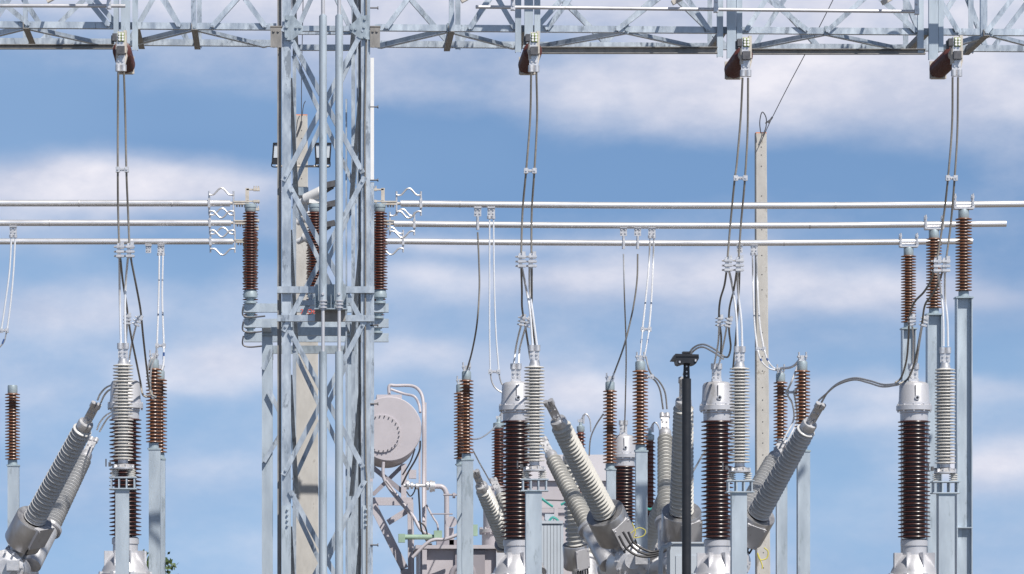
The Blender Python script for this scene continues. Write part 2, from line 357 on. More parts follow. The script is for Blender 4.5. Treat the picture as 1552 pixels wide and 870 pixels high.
# ------------------------------------------------------------------ busbars
def bus(py, Y, px0, px1, label, joints, end_l=None, end_r=None, brackets=(), group='aluminium tube busbars'):
    k = K(Y); r = .046; a = P(px0, py, Y); b = P(px1, py, Y)
    t = thing('busbar', label, 'busbar', (a+b)/2, group)
    mb = MB(); mb.path([a.lerp(b, i/12)-Vector((0,0,.030*math.sin(math.pi*i/12) if b.x-a.x > 5 else 0)) for i in range(13)], r, 24, 2); part('tube', mb, 'aluminium tube', t)
    for j in joints:
        c = P(j, py, Y); c.z -= .030*math.sin(math.pi*(j-px0)/(px1-px0)) if b.x-a.x > 5 else 0; mb = MB(); mb.tube(c-Vector((.012,0,0)), c+Vector((.012,0,0)), r*1.06, 24); part('joint_ring', mb, 'cast aluminium', t)
    for e in brackets:
        c = P(e, py, Y); mb = MB(); mb.box(c-Vector((0,0,r+.012)), .10, .07, .02); mb.box(c-Vector((0,0,r+.075)), .085, .014, .11)
        for i in (-.02, .02):
            for jz in (.05, .09): mb.bolt(c+Vector((i, -.007, -r-jz)), (0,-1,0), .009, .012)
        part('terminal_bracket', mb, 'cast aluminium', t)
    for (e, dr) in ((end_l, 1), (end_r, -1)):
        if e is None: continue
        # expansion joint: two upright plates and wavy straps above and below
        c0 = P(e, py, Y); c1 = P(e+dr*37, py, Y); hp = .17
        for c, hh in ((c0, hp), (c1, hp)):
            mb = MB(); mb.tube(c-Vector((0,0,hh)), c+Vector((0,0,hh)), .014, 8); mb.box(c, .035, .11, .13) if c is c1 else mb.box(c, .02, .05, .2)
            part('strap_post', mb, 'cast aluminium', t)
        for sg in (1, -1):
            mb = MB(); pts = [c0.lerp(c1, a_)+Vector((0, -.03, sg*h_)) for a_, h_ in zip((0, .10, .20, .30, .40, .50, .60, .70, .80, .90, 1), (.118, .112, .122, .158, .195, .208, .195, .158, .122, .112, .118))]
            mb.path(pts, .013, 8, 5); part('flexible_strap', mb, 'cast aluminium', t)
        mb = MB(); mb.tube(c0+Vector((0,0,0)), P(px0 if dr == 1 else px1, py, Y), .022, 10)
        mb.tube(P(e-dr*14, py, Y), c0, .016, 8); mb.box(P(e-dr*9, py+1, Y), .15, .07, .022)
        for i in range(3): mb.bolt(P(e-dr*(5+i*4), py+2.5, Y), (0,0,-1), .012, .03)
        part('end_fitting', mb, 'matt cast bracket', t)
    return t
bus(308, 58.0, -40, 349, 'top aluminium tube busbar left of the lattice tower, nearest row', (120, 260), end_r=354)
bus(337.8, 60.45, -40, 350, 'middle aluminium tube busbar left of the lattice tower', (75,), end_r=355)
bus(366, 63.0, -40, 353, 'lowest aluminium tube busbar left of the lattice tower, farthest row', (200,), end_r=356, brackets=(225,))
bus(308.5, 58.0, 607, 1600, 'top aluminium tube busbar right of the lattice tower, running past the right edge', (697, 1266), end_l=601)
bus(339, 60.45, 597, 1525, 'middle aluminium tube busbar right of the lattice tower, with a free right end', (1227,), end_l=591)
bus(365.5, 63.0, 580, 1474, 'lowest aluminium tube busbar right of the lattice tower, farthest row', (1188,), end_l=574, brackets=(1121,))

# ------------------------------------------------------------------ surge arresters
def make_arrester(px, ybase, Y, label, group):
    k = K(Y); o = P(px, ybase, Y)      # ybase: bottom of the open box on the column
    t = thing('surge_arrester', label, 'surge arrester', o, group)
    Z_ = lambda dy: o+Vector((0,0,dy*k))
    mb = MB()    # open welded box
    w = 38*k; h = 19*k; d = w*.8
    for z in (1.0*k, h-1.0*k): mb.box(o+Vector((0,0,z)), w+.03, d, 1.8*k)
    for i in (-1, -.33, .33, 1): mb.box(o+Vector((i*(w/2-.012), 0, h/2)), .016, d-.02, h-3.7*k)
    part('base_box', mb, 'painted column steel', t)
    for i in (-1, 1):
        mb = MB(); pr = sheds(h, h+12*k, .030, .055, 4, th=1.6); mb.lathe(pr, o+Vector((i*12.5*k, 0, 0)), n=20); part('standoff_insulator', mb, 'light grey silicone', t)
    mb = MB(); mb.lathe(closed([(17*k, 31*k), (17*k, 33*k), (8.5*k, 39.5*k), (7.5*k, 40*k), (7.5*k, 46*k)]), o)
    for i in range(10):
        a = i*math.pi/5; dv = Vector((math.cos(a), math.sin(a), 0)); mb.obox(o+dv*13.0*k+Vector((0,0,35*k)), dv*3.8*k, dv.cross(Vector((0,0,1)))*.006, Vector((0,0,3.0*k)))
    part('base_flange', mb, 'cast aluminium', t)
    mb = MB(); mb.lathe(sheds(45*k, 191*k, 7.6*k, 16*k, 30, .90, th=1.45), o, n=32); part('shed_stack', mb, 'light grey silicone', t)
    mb = MB(); mb.lathe(closed([(8*k, 190*k), (8*k, 192.5*k), (6.5*k, 197*k), (6.5*k, 199*k)]), o)
    pad_terminal(mb, Z_(222), w=.14, h=.11, gap=.062, rc=.035); part('top_terminal', mb, 'cast aluminium', t)
    mb = MB(); q = o+Vector((-20*k, -.02, 38*k)); mb.box(q, .03, .05, .05); mb.box(q+Vector((-.045,0,.02)), .015, .03, .09); mb.path([q, q+Vector((.05,0,.0)), q+Vector((.08,0,-.02))], .007, 6)
    part('counter_bracket', mb, 'bolt steel', t)
    return t
arr = None; gA = 'grey surge arresters in the front row'; gAc = 'box columns under the surge arresters'
for (px, yb, w, pc, where) in ((186.5, 742, 20.5, 185.5, 'leftmost, left of the lattice tower'), (810, 745, 24, 808.5, 'first one right of the lattice tower'),
                          (1121, 747, 23, 1119.5, 'beside the concrete pole'), (1432.5, 748.5, 24, 1433, 'rightmost, in front of the H-section columns')):
    if arr is None: arr = make_arrester(px, yb, 49.0, 'tall light grey ribbed surge arrester, '+where, gA)
    else: clone(arr, P(px, yb, 49.0), 'tall light grey ribbed surge arrester, '+where, gA)
    c = square_column(pc-w/2, pc+w/2, yb+.9, 49.0, 'pale blue-grey box column carrying the surge arrester that is '+where, gAc, capw=1.02)

# ------------------------------------------------------------------ current transformers
def make_ct(px, ybot, Y, label, group):
    k = K(51.0); o = P(px, ybot, Y)      # bottom of the dome foot
    t = thing('current_transformer', label, 'current transformer', o, group)
    mb = MB(); mb.lathe(closed([(40*k, -60*k), (40*k, -6*k), (38*k, -4*k), (38*k, 0), (36*k, 2*k), (35*k, 6*k), (31*k, 15*k), (26*k, 23*k), (21*k, 29*k), (19*k, 31*k), (19*k, 44*k), (20.5*k, 44.5*k), (20.5*k, 53*k), (18*k, 55*k)]), o, n=40)
    for i in range(8):
        a = i*math.pi/4+.3; dv = Vector((math.cos(a), math.sin(a), 0)); mb.obox(o+dv*24*k+Vector((0,0,20*k)), dv*9*k, dv.cross(Vector((0,0,1)))*.007, Vector((0,0,14*k)))
        mb.obox(o+dv*38.5*k+Vector((0,0,-1*k)), dv*2.5*k, dv.cross(Vector((0,0,1)))*3*k, Vector((0,0,3.5*k)))
    part('base_dome', mb, 'silver paint', t)
    mb = MB(); mb.lathe(sheds(56*k, 236*k, 16.6*k, 24.8*k, 29, .93, th=1.15), o, n=36); part('porcelain_body', mb, 'maroon porcelain', t)
    mb = MB(); mb.lathe(closed([(18*k, 233*k), (21*k, 234*k), (21*k, 245*k), (22*k, 246*k), (22*k, 249*k), (27.0*k, 250*k), (27.0*k, 257*k), (24*k, 258*k)]), o, n=36)
    for i in range(10):
        a = i*math.pi/5+.15; dv = Vector((math.cos(a), math.sin(a), 0)); mb.tube(o+dv*25.5*k+Vector((0,0,247.5*k)), o+dv*25.5*k+Vector((0,0,259.5*k)), 1.3*k, 8)
    part('head_flange', mb, 'silver paint', t)
    mb = MB(); mb.lathe(closed([(24*k, 258*k), (24*k, 262*k), (23.2*k, 264*k), (22.2*k, 287*k), (20.5*k, 290.5*k), (17*k, 292.5*k), (8*k, 294*k)]), o, n=40)
    part('head', mb, 'silver paint', t)
    mb = MB(); c = o+Vector((1.2*k, -23.4*k, 268*k)); mb.tube(c, c+Vector((0, -2*k, 0)), 3.6*k, 16); part('sight_port', mb, 'cast aluminium', t)
    pm = MB(); pm.tube(c+Vector((0,-2*k,0)), c+Vector((0,-2.6*k,0)), 1.9*k, 12); part('port_glass', pm, 'black paint', t)
    mb = MB(); mb.box(o+Vector((-1.4*k,-23.2*k,279*k)), .006, .012, 16*k); part('head_seam', mb, 'bolt steel', t)
    mb = MB(); pad_terminal(mb, o+Vector((-1*k, 0, 321*k)), w=.14, h=.13, gap=.062, rc=.035); mb.box(o+Vector((-1*k,0,296*k)), .12, .09, .03); part('top_terminal', mb, 'cast aluminium', t)
    return t
gT = 'current transformers with brown porcelain and silver heads'
ct = make_ct(783, 872, 51.0, 'silver-headed current transformer with brown porcelain, first right of the lattice tower', gT)
clone(ct, P(190, 869, 51.0), 'silver-headed current transformer mostly hidden behind the leftmost arrester', gT)
clone(ct, P(1087, 872, 51.0), 'silver-headed current transformer between the black pole and the arrester by the concrete pole', gT)
clone(ct, P(1385.5, 872, 51.0), 'silver-headed current transformer at right, with looping cables to a slanted bushing', gT)
clone(ct, P(945.5, 893, 64.0), 'smaller, farther current transformer between two brown posts in the middle', gT)
gS = 'steel pedestals under the current transformers'
for (px, yb, Y, wh) in ((783, 872, 51.0, 'first right of the tower'), (190, 869, 51.0, 'behind the leftmost arrester'), (1087, 872, 51.0, 'right of the black pole'), (1385.5, 872, 51.0, 'at right'), (945.5, 893, 64.0, 'farther off in the middle')):
    k = K(51.0); o = P(px, yb, Y)-Vector((0,0,60*k)); t = thing('pedestal', 'square steel pedestal under the current transformer '+wh, 'pedestal', (o.x, Y, 0), gS)
    mb = MB(); mb.box((o.x, Y, o.z/2), .32, .32, o.z-.03); part('shaft', mb, 'painted column steel', t); mb = MB(); mb.box((o.x, Y, o.z-.012), .62, .62, .02); part('cap_plate', mb, 'galvanised plate', t)

# ------------------------------------------------------------------ circuit breakers with fanned bushings
def bushing(parent, top, bot, R0, R1, n, porc, pad_h=.26, housing=True, Rh=.27, hl=.42, box=True, side_=.9):
    """top: centre of cap; bot: foot of the shed stack (at the ring housing)"""
    top, bot = Vector(top), Vector(bot); ax = (top-bot).normalized(); Ln = (top-bot).length
    rt = bpy.data.objects.new('bushing', None)
    mb = MB(); mb.lathe(closed(sheds(0, Ln-.10, R0*.64, R0, n, .97, R1*.64, R1, th=1.15)), bot, ax, 32)
    b = part('bushing', mb, porc, parent)
    bpy.data.objects.remove(rt)
    mb = MB(); mb.lathe(closed([(R1*.62, Ln-.105), (R1*.80, Ln-.09), (R1*.80, Ln-.02), (R1*.74, Ln), (R1*.35, Ln+.004), (R1*.3, Ln+.05)]), bot, ax, 28); part('bushing_cap', mb, 'cast aluminium', b)
    sd = Vector((1,0,0)); mb = MB()
    pad_terminal(mb, top+ax*(.07+pad_h), w=.14, h=pad_h, gap=.062, ax=ax, rc=.036, side=sd)
    part('terminal', mb, 'cast aluminium', b)
    if housing:
        mb = MB(); h0 = bot-ax*hl; n_ = 44
        mb.lathe([(Rh*.45, hl-.03), (Rh*.62, hl-.02), (Rh*.62, hl), (Rh*.97, hl+.012), (Rh, hl), (Rh, .0), (Rh*.96, -.012), (.0, -.012)], h0, ax, n_)
        hobj = part('ring_housing', mb, 'brushed steel', parent)
        sdv = sd; fr = sdv.cross(ax).normalized()
        if fr.y > 0: fr = -fr
        cdir = (fr+sdv*side_).normalized(); q = cdir.cross(ax)
        if not box: return b
        mb = MB(); mb.obox(h0+ax*hl*.52+cdir*(Rh*.86), q*Rh*.52, cdir*Rh*.20, ax*hl*.40); mb.obox(h0+ax*hl*.52+cdir*(Rh*1.07), q*Rh*.57, cdir*.005, ax*hl*.44)
        for i in (-1, 1):
            for j in (-1, 1): mb.bolt(h0+ax*hl*(.52+j*.36)+cdir*(Rh*1.07+.004)+q*i*Rh*.48, cdir, .012, .01)
        part('junction_box', mb, 'silver paint', hobj)
        mb = MB()
        for i in range(5):
            c = h0+cdir*Rh*.9+q*(i-2)*Rh*.2+ax*.06; mb.path([c, c-ax*.14, c-ax*.22-cdir*.1-q*.05*i, c-ax*.32-cdir*.3-q*.06*i], .013, 6)
        part('gland_cable', mb, 'dark cable', hobj)
        mb = MB(); mb.lathe([(Rh*.6, 0), (Rh*.6, -.03), (Rh*.42, -.035), (Rh*.42, -.22), (Rh*.62, -.225), (Rh*.62, -.26), (Rh*.42, -.262), (Rh*.42, -.40), (0, -.40)], h0, ax, 28)
        for i in range(10):
            a_ = i*math.pi/5; x_ = ax.orthogonal().normalized(); d_ = x_*math.cos(a_)+ax.cross(x_)*math.sin(a_); mb.tube(h0+d_*Rh*.55-ax*.20, h0+d_*Rh*.55-ax*.285, .013, 6)
        part('neck', mb, 'cast aluminium', parent)
    return b
def tank(parent, c0, c1, r):
    mb = MB(); ln = (c1-c0).length
    mb.lathe([(0, 0), (r*.8, .02), (r*1.12, .05), (r*1.12, .10), (r, .11), (r, ln-.11), (r*1.12, ln-.1), (r*1.12, ln-.05), (r*.8, ln-.02), (0, ln)], c0, c1-c0, 32)
    for i in range(12):
        a = i*math.pi/6; dv = Vector((math.cos(a), 0, math.sin(a))); mb.tube(c0+dv*r*1.04+Vector((0,.03,0)), c0+dv*r*1.04+Vector((0,.12,0)), .016, 6)
        mb.tube(c0+dv*r*.95+Vector((0,.02,0)), c0+dv*r*.95+Vector((0,-.03,0)), .016, 6)
    mb.tube(c0+Vector((0,.03,0)), c0+Vector((0,-.05,0)), r*.5, 24); mb.box(c0+Vector((r*.5,-.10,r*.1)), .16, .14, .13)
    part('pole_tank', mb, 'cast aluminium', parent)
def breaker(name_label, group, loc, poles, porc, R0, R1, n, Rh, hl):
    t = thing('circuit_breaker', name_label, 'circuit breaker', loc, group)
    for (ft, fb, bt, bb, fp) in poles:
        if ft is not None: bushing(t, ft, fb, R0*(.95 if fp else 1), R1*(.95 if fp else 1), n, fp or porc, Rh=Rh*(.92 if fp else 1), hl=hl, side_=(-.1 if fp and len(poles) > 2 else .9 if ft.x < loc[0]-.3 or len(poles) == 2 else .5))
        if bt is not None: bushing(t, bt, bb, R0*.84, R1*.84, n-3, fp or porc, housing=False)
        if bt is not None:
            ab = (bt-bb).normalized(); mb = MB(); mb.tube(bb-ab*.75, bb+ab*.01, .13, 24); mb.tube(bb-ab*.05, bb-ab*.0, .17, 24); part('neck', mb, 'cast aluminium', t)
        f0 = fb; ax = (Vector(ft)-Vector(fb)).normalized() if ft is not None else Vector((0,0,1))
        b0 = bb if bb is not None else fb+Vector((0,2,0))
        c0 = Vector(fb)-ax*(hl+.50); c1 = Vector(b0)-ax*(hl+.5); c0.y -= .45; c1.y += .2; c1.x = c0.x; c1.z = c0.z
        tank(t, c0, c1, .21)
        mb = MB()
        for yy_ in (c0.y+.6, c1.y-.6): mb.box((c0.x, yy_, (c0.z-.28)/2), .10, .10, c0.z-.28)
        part('tank_support', mb, 'painted column steel', t)
    return t
def V2(px, py, Y): return P(px, py, Y)
gK = 'outdoor circuit breakers with fanned ribbed bushings'
breaker('circuit breaker in the middle whose outer grey bushings fan left and right around upright ones', gK, (P(1030, 900, 55).x, 55.5, 0),
   [(V2(845, 636, 53.0), V2(917, 778, 54), V2(834, 688, 57.6), V2(893, 800, 56.6), None),
    (V2(1036, 606, 53.0), V2(1033, 776, 54), V2(1008, 654, 57.6), V2(1011, 790, 56.6), None),
    (V2(1228, 641, 53.0), V2(1149, 779, 54), V2(1175, 690, 57.6), V2(1118, 795, 56.6), 'cool grey porcelain')],
   'grey porcelain', .162, .132, 27, .26, .40)
breaker('circuit breaker at the lower left corner with slate grey bushings leaning right', gK, (P(-70, 900, 55).x, 55.5, 0),
   [(V2(131, 640, 53.0), V2(52, 787, 54), V2(131, 688, 57.6), V2(76, 800, 56.6), 'cool grey porcelain'),
    (V2(-85, 600, 53.0), V2(-84, 776, 54), V2(-80, 654, 57.6), V2(-78, 790, 56.6), 'cool grey porcelain')],
   'cool grey porcelain', .160, .135, 27, .27, .40)
breaker('farther circuit breaker, its short pale bushings half hidden behind the middle one', gK, (P(880, 900, 65).x, 65, 0),
   [(V2(729, 735, 63.0), V2(768, 822, 64), V2(756, 745, 67), V2(795, 825, 66), None),
    (V2(862, 690, 63.5), V2(872, 826, 64), V2(890, 740, 67), V2(892, 850, 66), None),
    (V2(1015, 735, 63.0), V2(978, 830, 64), V2(1022, 745, 67), V2(1000, 835, 66), None)],
   'grey porcelain', .150, .120, 19, .20, .36)
# control cabinet beside the black pole
t = thing('control_cabinet', 'pale control cabinet at the foot of the black pole', 'cabinet', (P(1041, 825, 52.5).x, 52.5, 0))
k = K(52.5); c = P(1041, 825, 52.5); mb = MB(); mb.box((c.x, 52.5, c.z/2), 56*k, .5, c.z); part('body', mb, 'cabinet paint', t)
mb = MB(); mb.box((c.x, 52.5, c.z+.012), 60*k, .56, .02); part('lid', mb, 'cabinet paint', t)
mb = MB(); mb.box((c.x+.02, 52.5-.256, c.z-.7), 44*k, .012, 1.1); part('door', mb, 'cabinet paint', t)
mb = MB(); mb.path([P(1001, 900, 52.2), P(1002, 836, 52.2), P(1010, 829, 52.2), P(1018, 823, 52.2)], .028, 8, 3)
single('conduit', mb, 'cabinet paint', 'bent grey conduit at the left side of the pale control cabinet', 'conduit')

# ------------------------------------------------------------------ lattice tower
YF, YB = 50.0, 51.3
c = P(490, 500, 50.6)
tw = thing('lattice_tower', 'galvanised lattice steel tower with crossed angle braces, left of centre', 'tower', (c.x, 50.6, 0))
def vbar(px0, px1, y0, y1, Y, d, matn='galvanised steel', name='leg', lsec=0):
    a = P((px0+px1)/2, y0, Y); b = P((px0+px1)/2, y1, Y); w = (px1-px0)*K(Y)
    a.x = b.x; zb = b.z if y1 < 1200 else 0
    mb = MB()
    if lsec: mb.angle((a.x, Y, zb), (a.x, Y, a.z), w, .010, (0,-1,0), lsec)
    else: mb.box((a.x, Y, (a.z+zb)/2), w, d, a.z-zb)
    return part(name, mb, matn, tw)
TOPY = -160
vbar(427.5, 441, TOPY, 9999, YF, .1, lsec=-1); vbar(547.5, 561, TOPY, 9999, YF, .1, lsec=1)
vbar(443.5, 449, TOPY, 9999, YB, .09, lsec=-1); vbar(532.5, 538.5, TOPY, 9999, YB, .09, lsec=1)
vbar(420.3, 426.6, TOPY, 9999, YF+.10, .06, 'shaded dull steel', 'side_flange'); vbar(543, 547, TOPY, 9999, YF+.12, .05, 'shaded dull steel', 'side_flange')
vbar(523.6, 526.2, 150, 9999, YB-.3, .02, name='earth_rod'); vbar(540.5, 542.6, TOPY, 9999, YB-.5, .03, name='earth_rod')
vbar(561.4, 566.8, 88, 273, YF+.02, .05, 'white cover', 'cover_strip'); vbar(561.4, 567, 276, 725, YF+.03, .04, 'galvanised steel', 'cover_strip')
vbar(561.4, 565, 730, 9999, YF+.03, .04, 'galvanised steel', 'cover_strip')
mb = MB(); mb.path([P(554, -100, YF-.03), P(555, 60, YF-.03), P(553, 200, YF-.03), P(554, 350, YF-.03), P(553.5, 560, YF-.03), P(554.5, 700, YF-.03), P(556, 760, YF-.03), P(555, 1100, YF-.03)], .010, 6)
part('down_cable', mb, 'weathered conductor', tw)
def brace(x0, y0, x1, y1, Y, w=8, back=False, fl=1):
    mb = MB(); a, b = P(x0, y0, Y), P(x1, y1, Y); mb.angle(a, b, w*K(Y), .007, (0,-1,0), fl)
    for p_, q_ in ((a, b), (b, a)): mb.bolt(p_.lerp(q_, .03)+Vector((0,-.004,0)), (0,-1,0), .016, .02)
    return part('brace', mb, 'galvanised steel', tw)
off = -.035
for i, y in enumerate((-186, 40, 268, 486, 728, 952)):
    brace(440, y+16, 550, y+222, YF+off, 7.6); brace(553, y, 429, y+234, YF+off-.012, 7.6, fl=-1)
for i, y in enumerate((-156, 70, 298, 516, 752, 976)):
    brace(445, y+14, 537, y+212, YB+.03, 6.5); brace(541, y, 445, y+212, YB+.045, 6.5, fl=-1)
# side face braces
for i, y in enumerate((-100, 120, 350, 570, 800)):
    for (xa, xb) in ((436, 446), (552, 536)):
        mb = MB(); a = P(xa, y, YF+.05); b = P(xb, y+180, YB-.05); mb.angle(a, b, .055, .007, (1 if xa > 500 else -1, 0, 0)); part('brace', mb, 'galvanised steel', tw)
def strut(x0, x1, y0, y1, Y, matn='galvanised steel', d=.012):
    mb = MB(); mb.angle(P(x0, (y0+y1)/2, Y), P(x1, (y0+y1)/2, Y), (y1-y0)*K(Y), d, (0,-1,0), 1); return part('strut', mb, matn, tw)
strut(441, 549, 39, 47, YF-.05); strut(446, 540, 67.5, 76, YB); strut(446, 540, 46, 52, YB+.1)
strut(420, 567.5, 434, 444, YF-.075); strut(420, 567.5, 477.5, 487, YF-.075); strut(445, 540, 455, 463, YB); 
# gussets
for pts, Y in (([(431.5, 23.5), (445, 23.5), (459, 40), (459, 47), (443, 60.5), (431.5, 60.5)], YF-.062), ([(560, 22), (560, 60), (545, 58), (530, 47), (530, 39), (546, 25)], YF-.063)):
    mb = MB(); n = len(pts); vs = [P(x, y, Y) for x, y in pts]+[P(x, y, Y)+Vector((0,.009,0)) for x, y in pts]
    if pts[0][0] > 500: pass
    mb.add(vs, [tuple(range(n))[::-1], tuple(range(n, 2*n))]+[(i, (i+1) % n, (i+1) % n+n, i+n) for i in range(n)])
    for (x, y) in ((435, 29), (434, 56), (449, 41.5), (455, 41.5), (435, 41)) if pts[0][0] < 500 else ((553, 29), (553, 56), (533, 44), (539, 44), (552, 41)): mb.bolt(P(x, y, Y), (0,-1,0), .017, .02)
    part('gusset_plate', mb, 'galvanised plate', tw)
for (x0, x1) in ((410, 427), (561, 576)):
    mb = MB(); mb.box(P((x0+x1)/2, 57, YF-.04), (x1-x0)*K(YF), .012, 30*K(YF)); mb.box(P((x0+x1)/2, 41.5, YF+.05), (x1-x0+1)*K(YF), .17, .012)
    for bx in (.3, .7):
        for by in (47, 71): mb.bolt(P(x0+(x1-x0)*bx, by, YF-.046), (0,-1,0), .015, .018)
    part('beam_seat', mb, 'shaded dull steel', tw)
for (x0, x1, y0, y1) in ((427, 440.5, 766, 9999), (549.5, 556, 766, 9999)):
    mb = MB(); a = P((x0+x1)/2, y0, YF-.02); mb.box((a.x, YF-.018, a.z/2), (x1-x0)*K(YF), .014, a.z)
    for by in range(4):
        mb.bolt(P((x0+x1)/2+2, y0+6+by*8, YF-.026), (0,-1,0), .014, .03)
    part('splice_plate', mb, 'painted column steel', tw)
for y in (12, 162, 273, 493, 612, 826):
    mb = MB(); mb.tube(P(561, y, YF), P(573, y, YF), .009, 8); mb.tube(P(572, y, YF), P(573.5, y, YF), .020, 8); part('step_bolt', mb, 'bolt steel', tw)
# bearing platform for the drive pipes
mb = MB(); YP = YF-.12
mb.box(P(501, 450, YP+.02), 47*K(YP), .012, 38*K(YP)); mb.box(P(501.5, 469, YP-.08), 50*K(YP), .22, .014)
for x in (478, 502, 526): mb.box(P(x, 458, YP-.05), .012, .12, 22*K(YP))
for x in (483, 498, 506, 522, 529): mb.bolt(P(x, 458, YP-.0), (0,-1,0), .018, .03)
part('bearing_bracket', mb, 'galvanised plate', tw)
mb = MB(); mb.box(P(500.5, 479, YP+.02), 46*K(YP), .012, 16*K(YP)); part('lower_plate', mb, 'shaded dull steel', tw)
# drive pipes
for (px, wh) in ((489.5, 'left'), (514, 'right')):
    Yp = YF-.30; t = thing('drive_pipe', 'vertical silver drive pipe with a thin middle rod, %s one on the lattice tower' % wh, 'drive pipe', (P(px, 0, Yp).x, Yp, 0), 'vertical drive pipes on the lattice tower')
    q = lambda y: Vector((P(px, y, Yp).x, Yp, P(px, y, Yp).z)); k = K(Yp)
    mb = MB(); mb.tube(q(456), q(24), 5.9*k, 24); mb.tube(q(25), q(22.5), 4.5*k, 16); part('upper_pipe', mb, 'painted column steel', t)
    mb = MB(); mb.tube(q(24), q(-150), 2.9*k, 16); part('top_rod', mb, 'silver paint', t)
    mb = MB()
    for y in (455, 460, 465): mb.tube(q(y+2), q(y), 6.3*k, 20)
    mb.tube(q(470), q(455), 3.6*k, 16); mb.bolt(q(446)+Vector((0, -5.6*k, 0)), (0,-1,0), .018, .015); part('coupling', mb, 'silver paint', t)
    mb = MB(); mb.tube(q(536), q(468), 2.7*k, 16); part('middle_rod', mb, 'silver paint', t)
    mb = MB(); b = q(533); mb.tube((b.x, Yp, .8), b, 6.1*k, 24); part('lower_pipe', mb, 'painted column steel', t)
    mb = MB(); mb.box((b.x, Yp, .4), .35, .35, .8); part('drive_box', mb, 'cabinet paint', t)

# ------------------------------------------------------------------ gantry beams
def YBm(px): return 50.0+px/1552*.6
ZC = 9.486; ZT = ZC+1.25
def Q(px, back, z): 
    Y = YBm(px)+(1.3 if back else 0); return Vector(((px-VX)*YBm(px)/F, Y, z))
def atpx(px, py, back):
    """point on the front or back face of the beam seen at a pixel"""
    Y = YBm(px)+(1.3 if back else 0); return P(px, py, Y)
def beam(x0, x1, label, fr, bk, struts, verts, lace):
    cc = Q((x0+x1)/2, 0, ZC); t = thing('gantry_beam', label, 'beam', cc, 'lattice gantry beams at the top')
    for back in (0, 1):
        for z, n in ((ZC, 'chord'), (ZT, 'chord')):
            mb = MB(); a, b = atpx(x0, 0, back), atpx(x1, 0, back); a.z = b.z = z
            mb.angle(a, b, .078, .008, (0,-1,0), 1 if z == ZC else -1); part('chord', mb, 'galvanised steel', t)
    for segs, back, fl in ((fr, 0, 1), (bk, 1, -1)):
        for (xa, ya, xb, yb) in segs:      # given as seen; lengthened to reach both chords
            sl = (xb-xa)/(yb-ya); yt = -120 if not back else -95; ybm = (38+xa/1552*12 if not back else 63+xa/1552*9)
            a = atpx(xa+(ybm-ya)*sl, ybm, back); b = atpx(xa+(yt-ya)*sl, yt, back); o_ = Vector((0, -.045 if not back else .05, 0))
            mb = MB(); mb.angle(a+o_, b+o_, .062, .007, (0,-1,0), fl); mb.bolt(a+o_+Vector((0,-.004,0)), (0,-1,0), .018, .022); part('brace', mb, 'galvanised steel', t)
    for (x, bk_, w) in verts:
        a = atpx(x, 0, bk_); a.z = ZC-.06; b = a.copy(); b.z = ZT; o_ = Vector((0, -.02 if not bk_ else .02, 0)); mb = MB(); mb.angle(a+o_, b+o_, w*K(a.y), .008, (0,-1,0), 1 if bk_ else -1)
        part('upright', mb, 'galvanised steel', t)
    for x in struts:
        a = atpx(x, 0, 0); a.z = ZC-.055; b = a+Vector((0, 1.5, 0)); a.y -= .08; mb = MB(); mb.angle(a, b, .075, .008, (0,0,-1)); part('cross_strut', mb, 'shaded dull steel', t)
    for (xa, xm, xb) in lace:
        f = atpx(xm, 0, 0); f.z = ZC-.048; f.y += .04
        for xe in (xa, xb):
            e = atpx(xe, 0, 1); e.z = ZC-.060; mb = MB(); mb.angle(f, e, .06, .007, (0,0,-1)); part('lacing_bar', mb, 'galvanised steel', t)
    for x in [xm for _, xm, _ in lace]:
        a = atpx(x, 0, 0); a.z = ZC; mb = MB(); mb.box(a+Vector((0,-.012,0)), .045, .012, .11); mb.bolt(a+Vector((0,-.016,-.02)), (0,-1,0), .016, .02); part('cleat', mb, 'galvanised plate', t)
beam(-60, 419, 'lattice gantry beam left of the tower',
     [(5, 5, 37, 32), (133, 0, 163, 37), (247, 0, 272, 40), (358, 0, 325, 37), (372, 0, 400, 38), (144, 0, 170, 30)],
     [(125, 0, 92, 32), (230, 0, 212, 32), (40, 5, 70, 50), (270, 35, 285, 62), (12, 0, -8, 30)],
     [208, 295, 40], [(293.5, 0, 8), (302, 1, 7), (38, 1, 7)], [(195, 295, 402), (-60, 40, 160)])
beam(568, 1620, 'long lattice gantry beam right of the tower',
     [(617, 0, 585, 43), (740, 0, 712, 43), (755, 0, 777, 38), (850, 0, 822, 32), (862, 0, 828, 45), (995, 0, 945, 38), (1042, 0, 1072, 43), (1168, 3, 1212, 38), (1307, 0, 1262, 40), (1335, 0, 1385, 45), (1432, 15, 1448, 43), (1532, 0, 1500, 42), (1160, 0, 1135, 40)],
     [(625, 0, 660, 40), (712, 43, 695, 68), (860, 5, 893, 38), (945, 38, 915, 65), (1035, 5, 1063, 32), (1185, 5, 1160, 45), (1212, 38, 1240, 68), (1375, 0, 1392, 40), (1475, 15, 1486, 45), (1445, 0, 1432, 20), (1560, 0, 1530, 40)],
     [795, 684, 1095, 1402, 1494], [(684.5, 0, 8), (694, 1, 8), (1373, 1, 8), (1472, 1, 8), (1491, 0, 10), (1076, 1, 7)],
     [(575, 680, 780), (815, 950, 1068), (1128, 1252, 1375), (1418, 1502, 1600)])
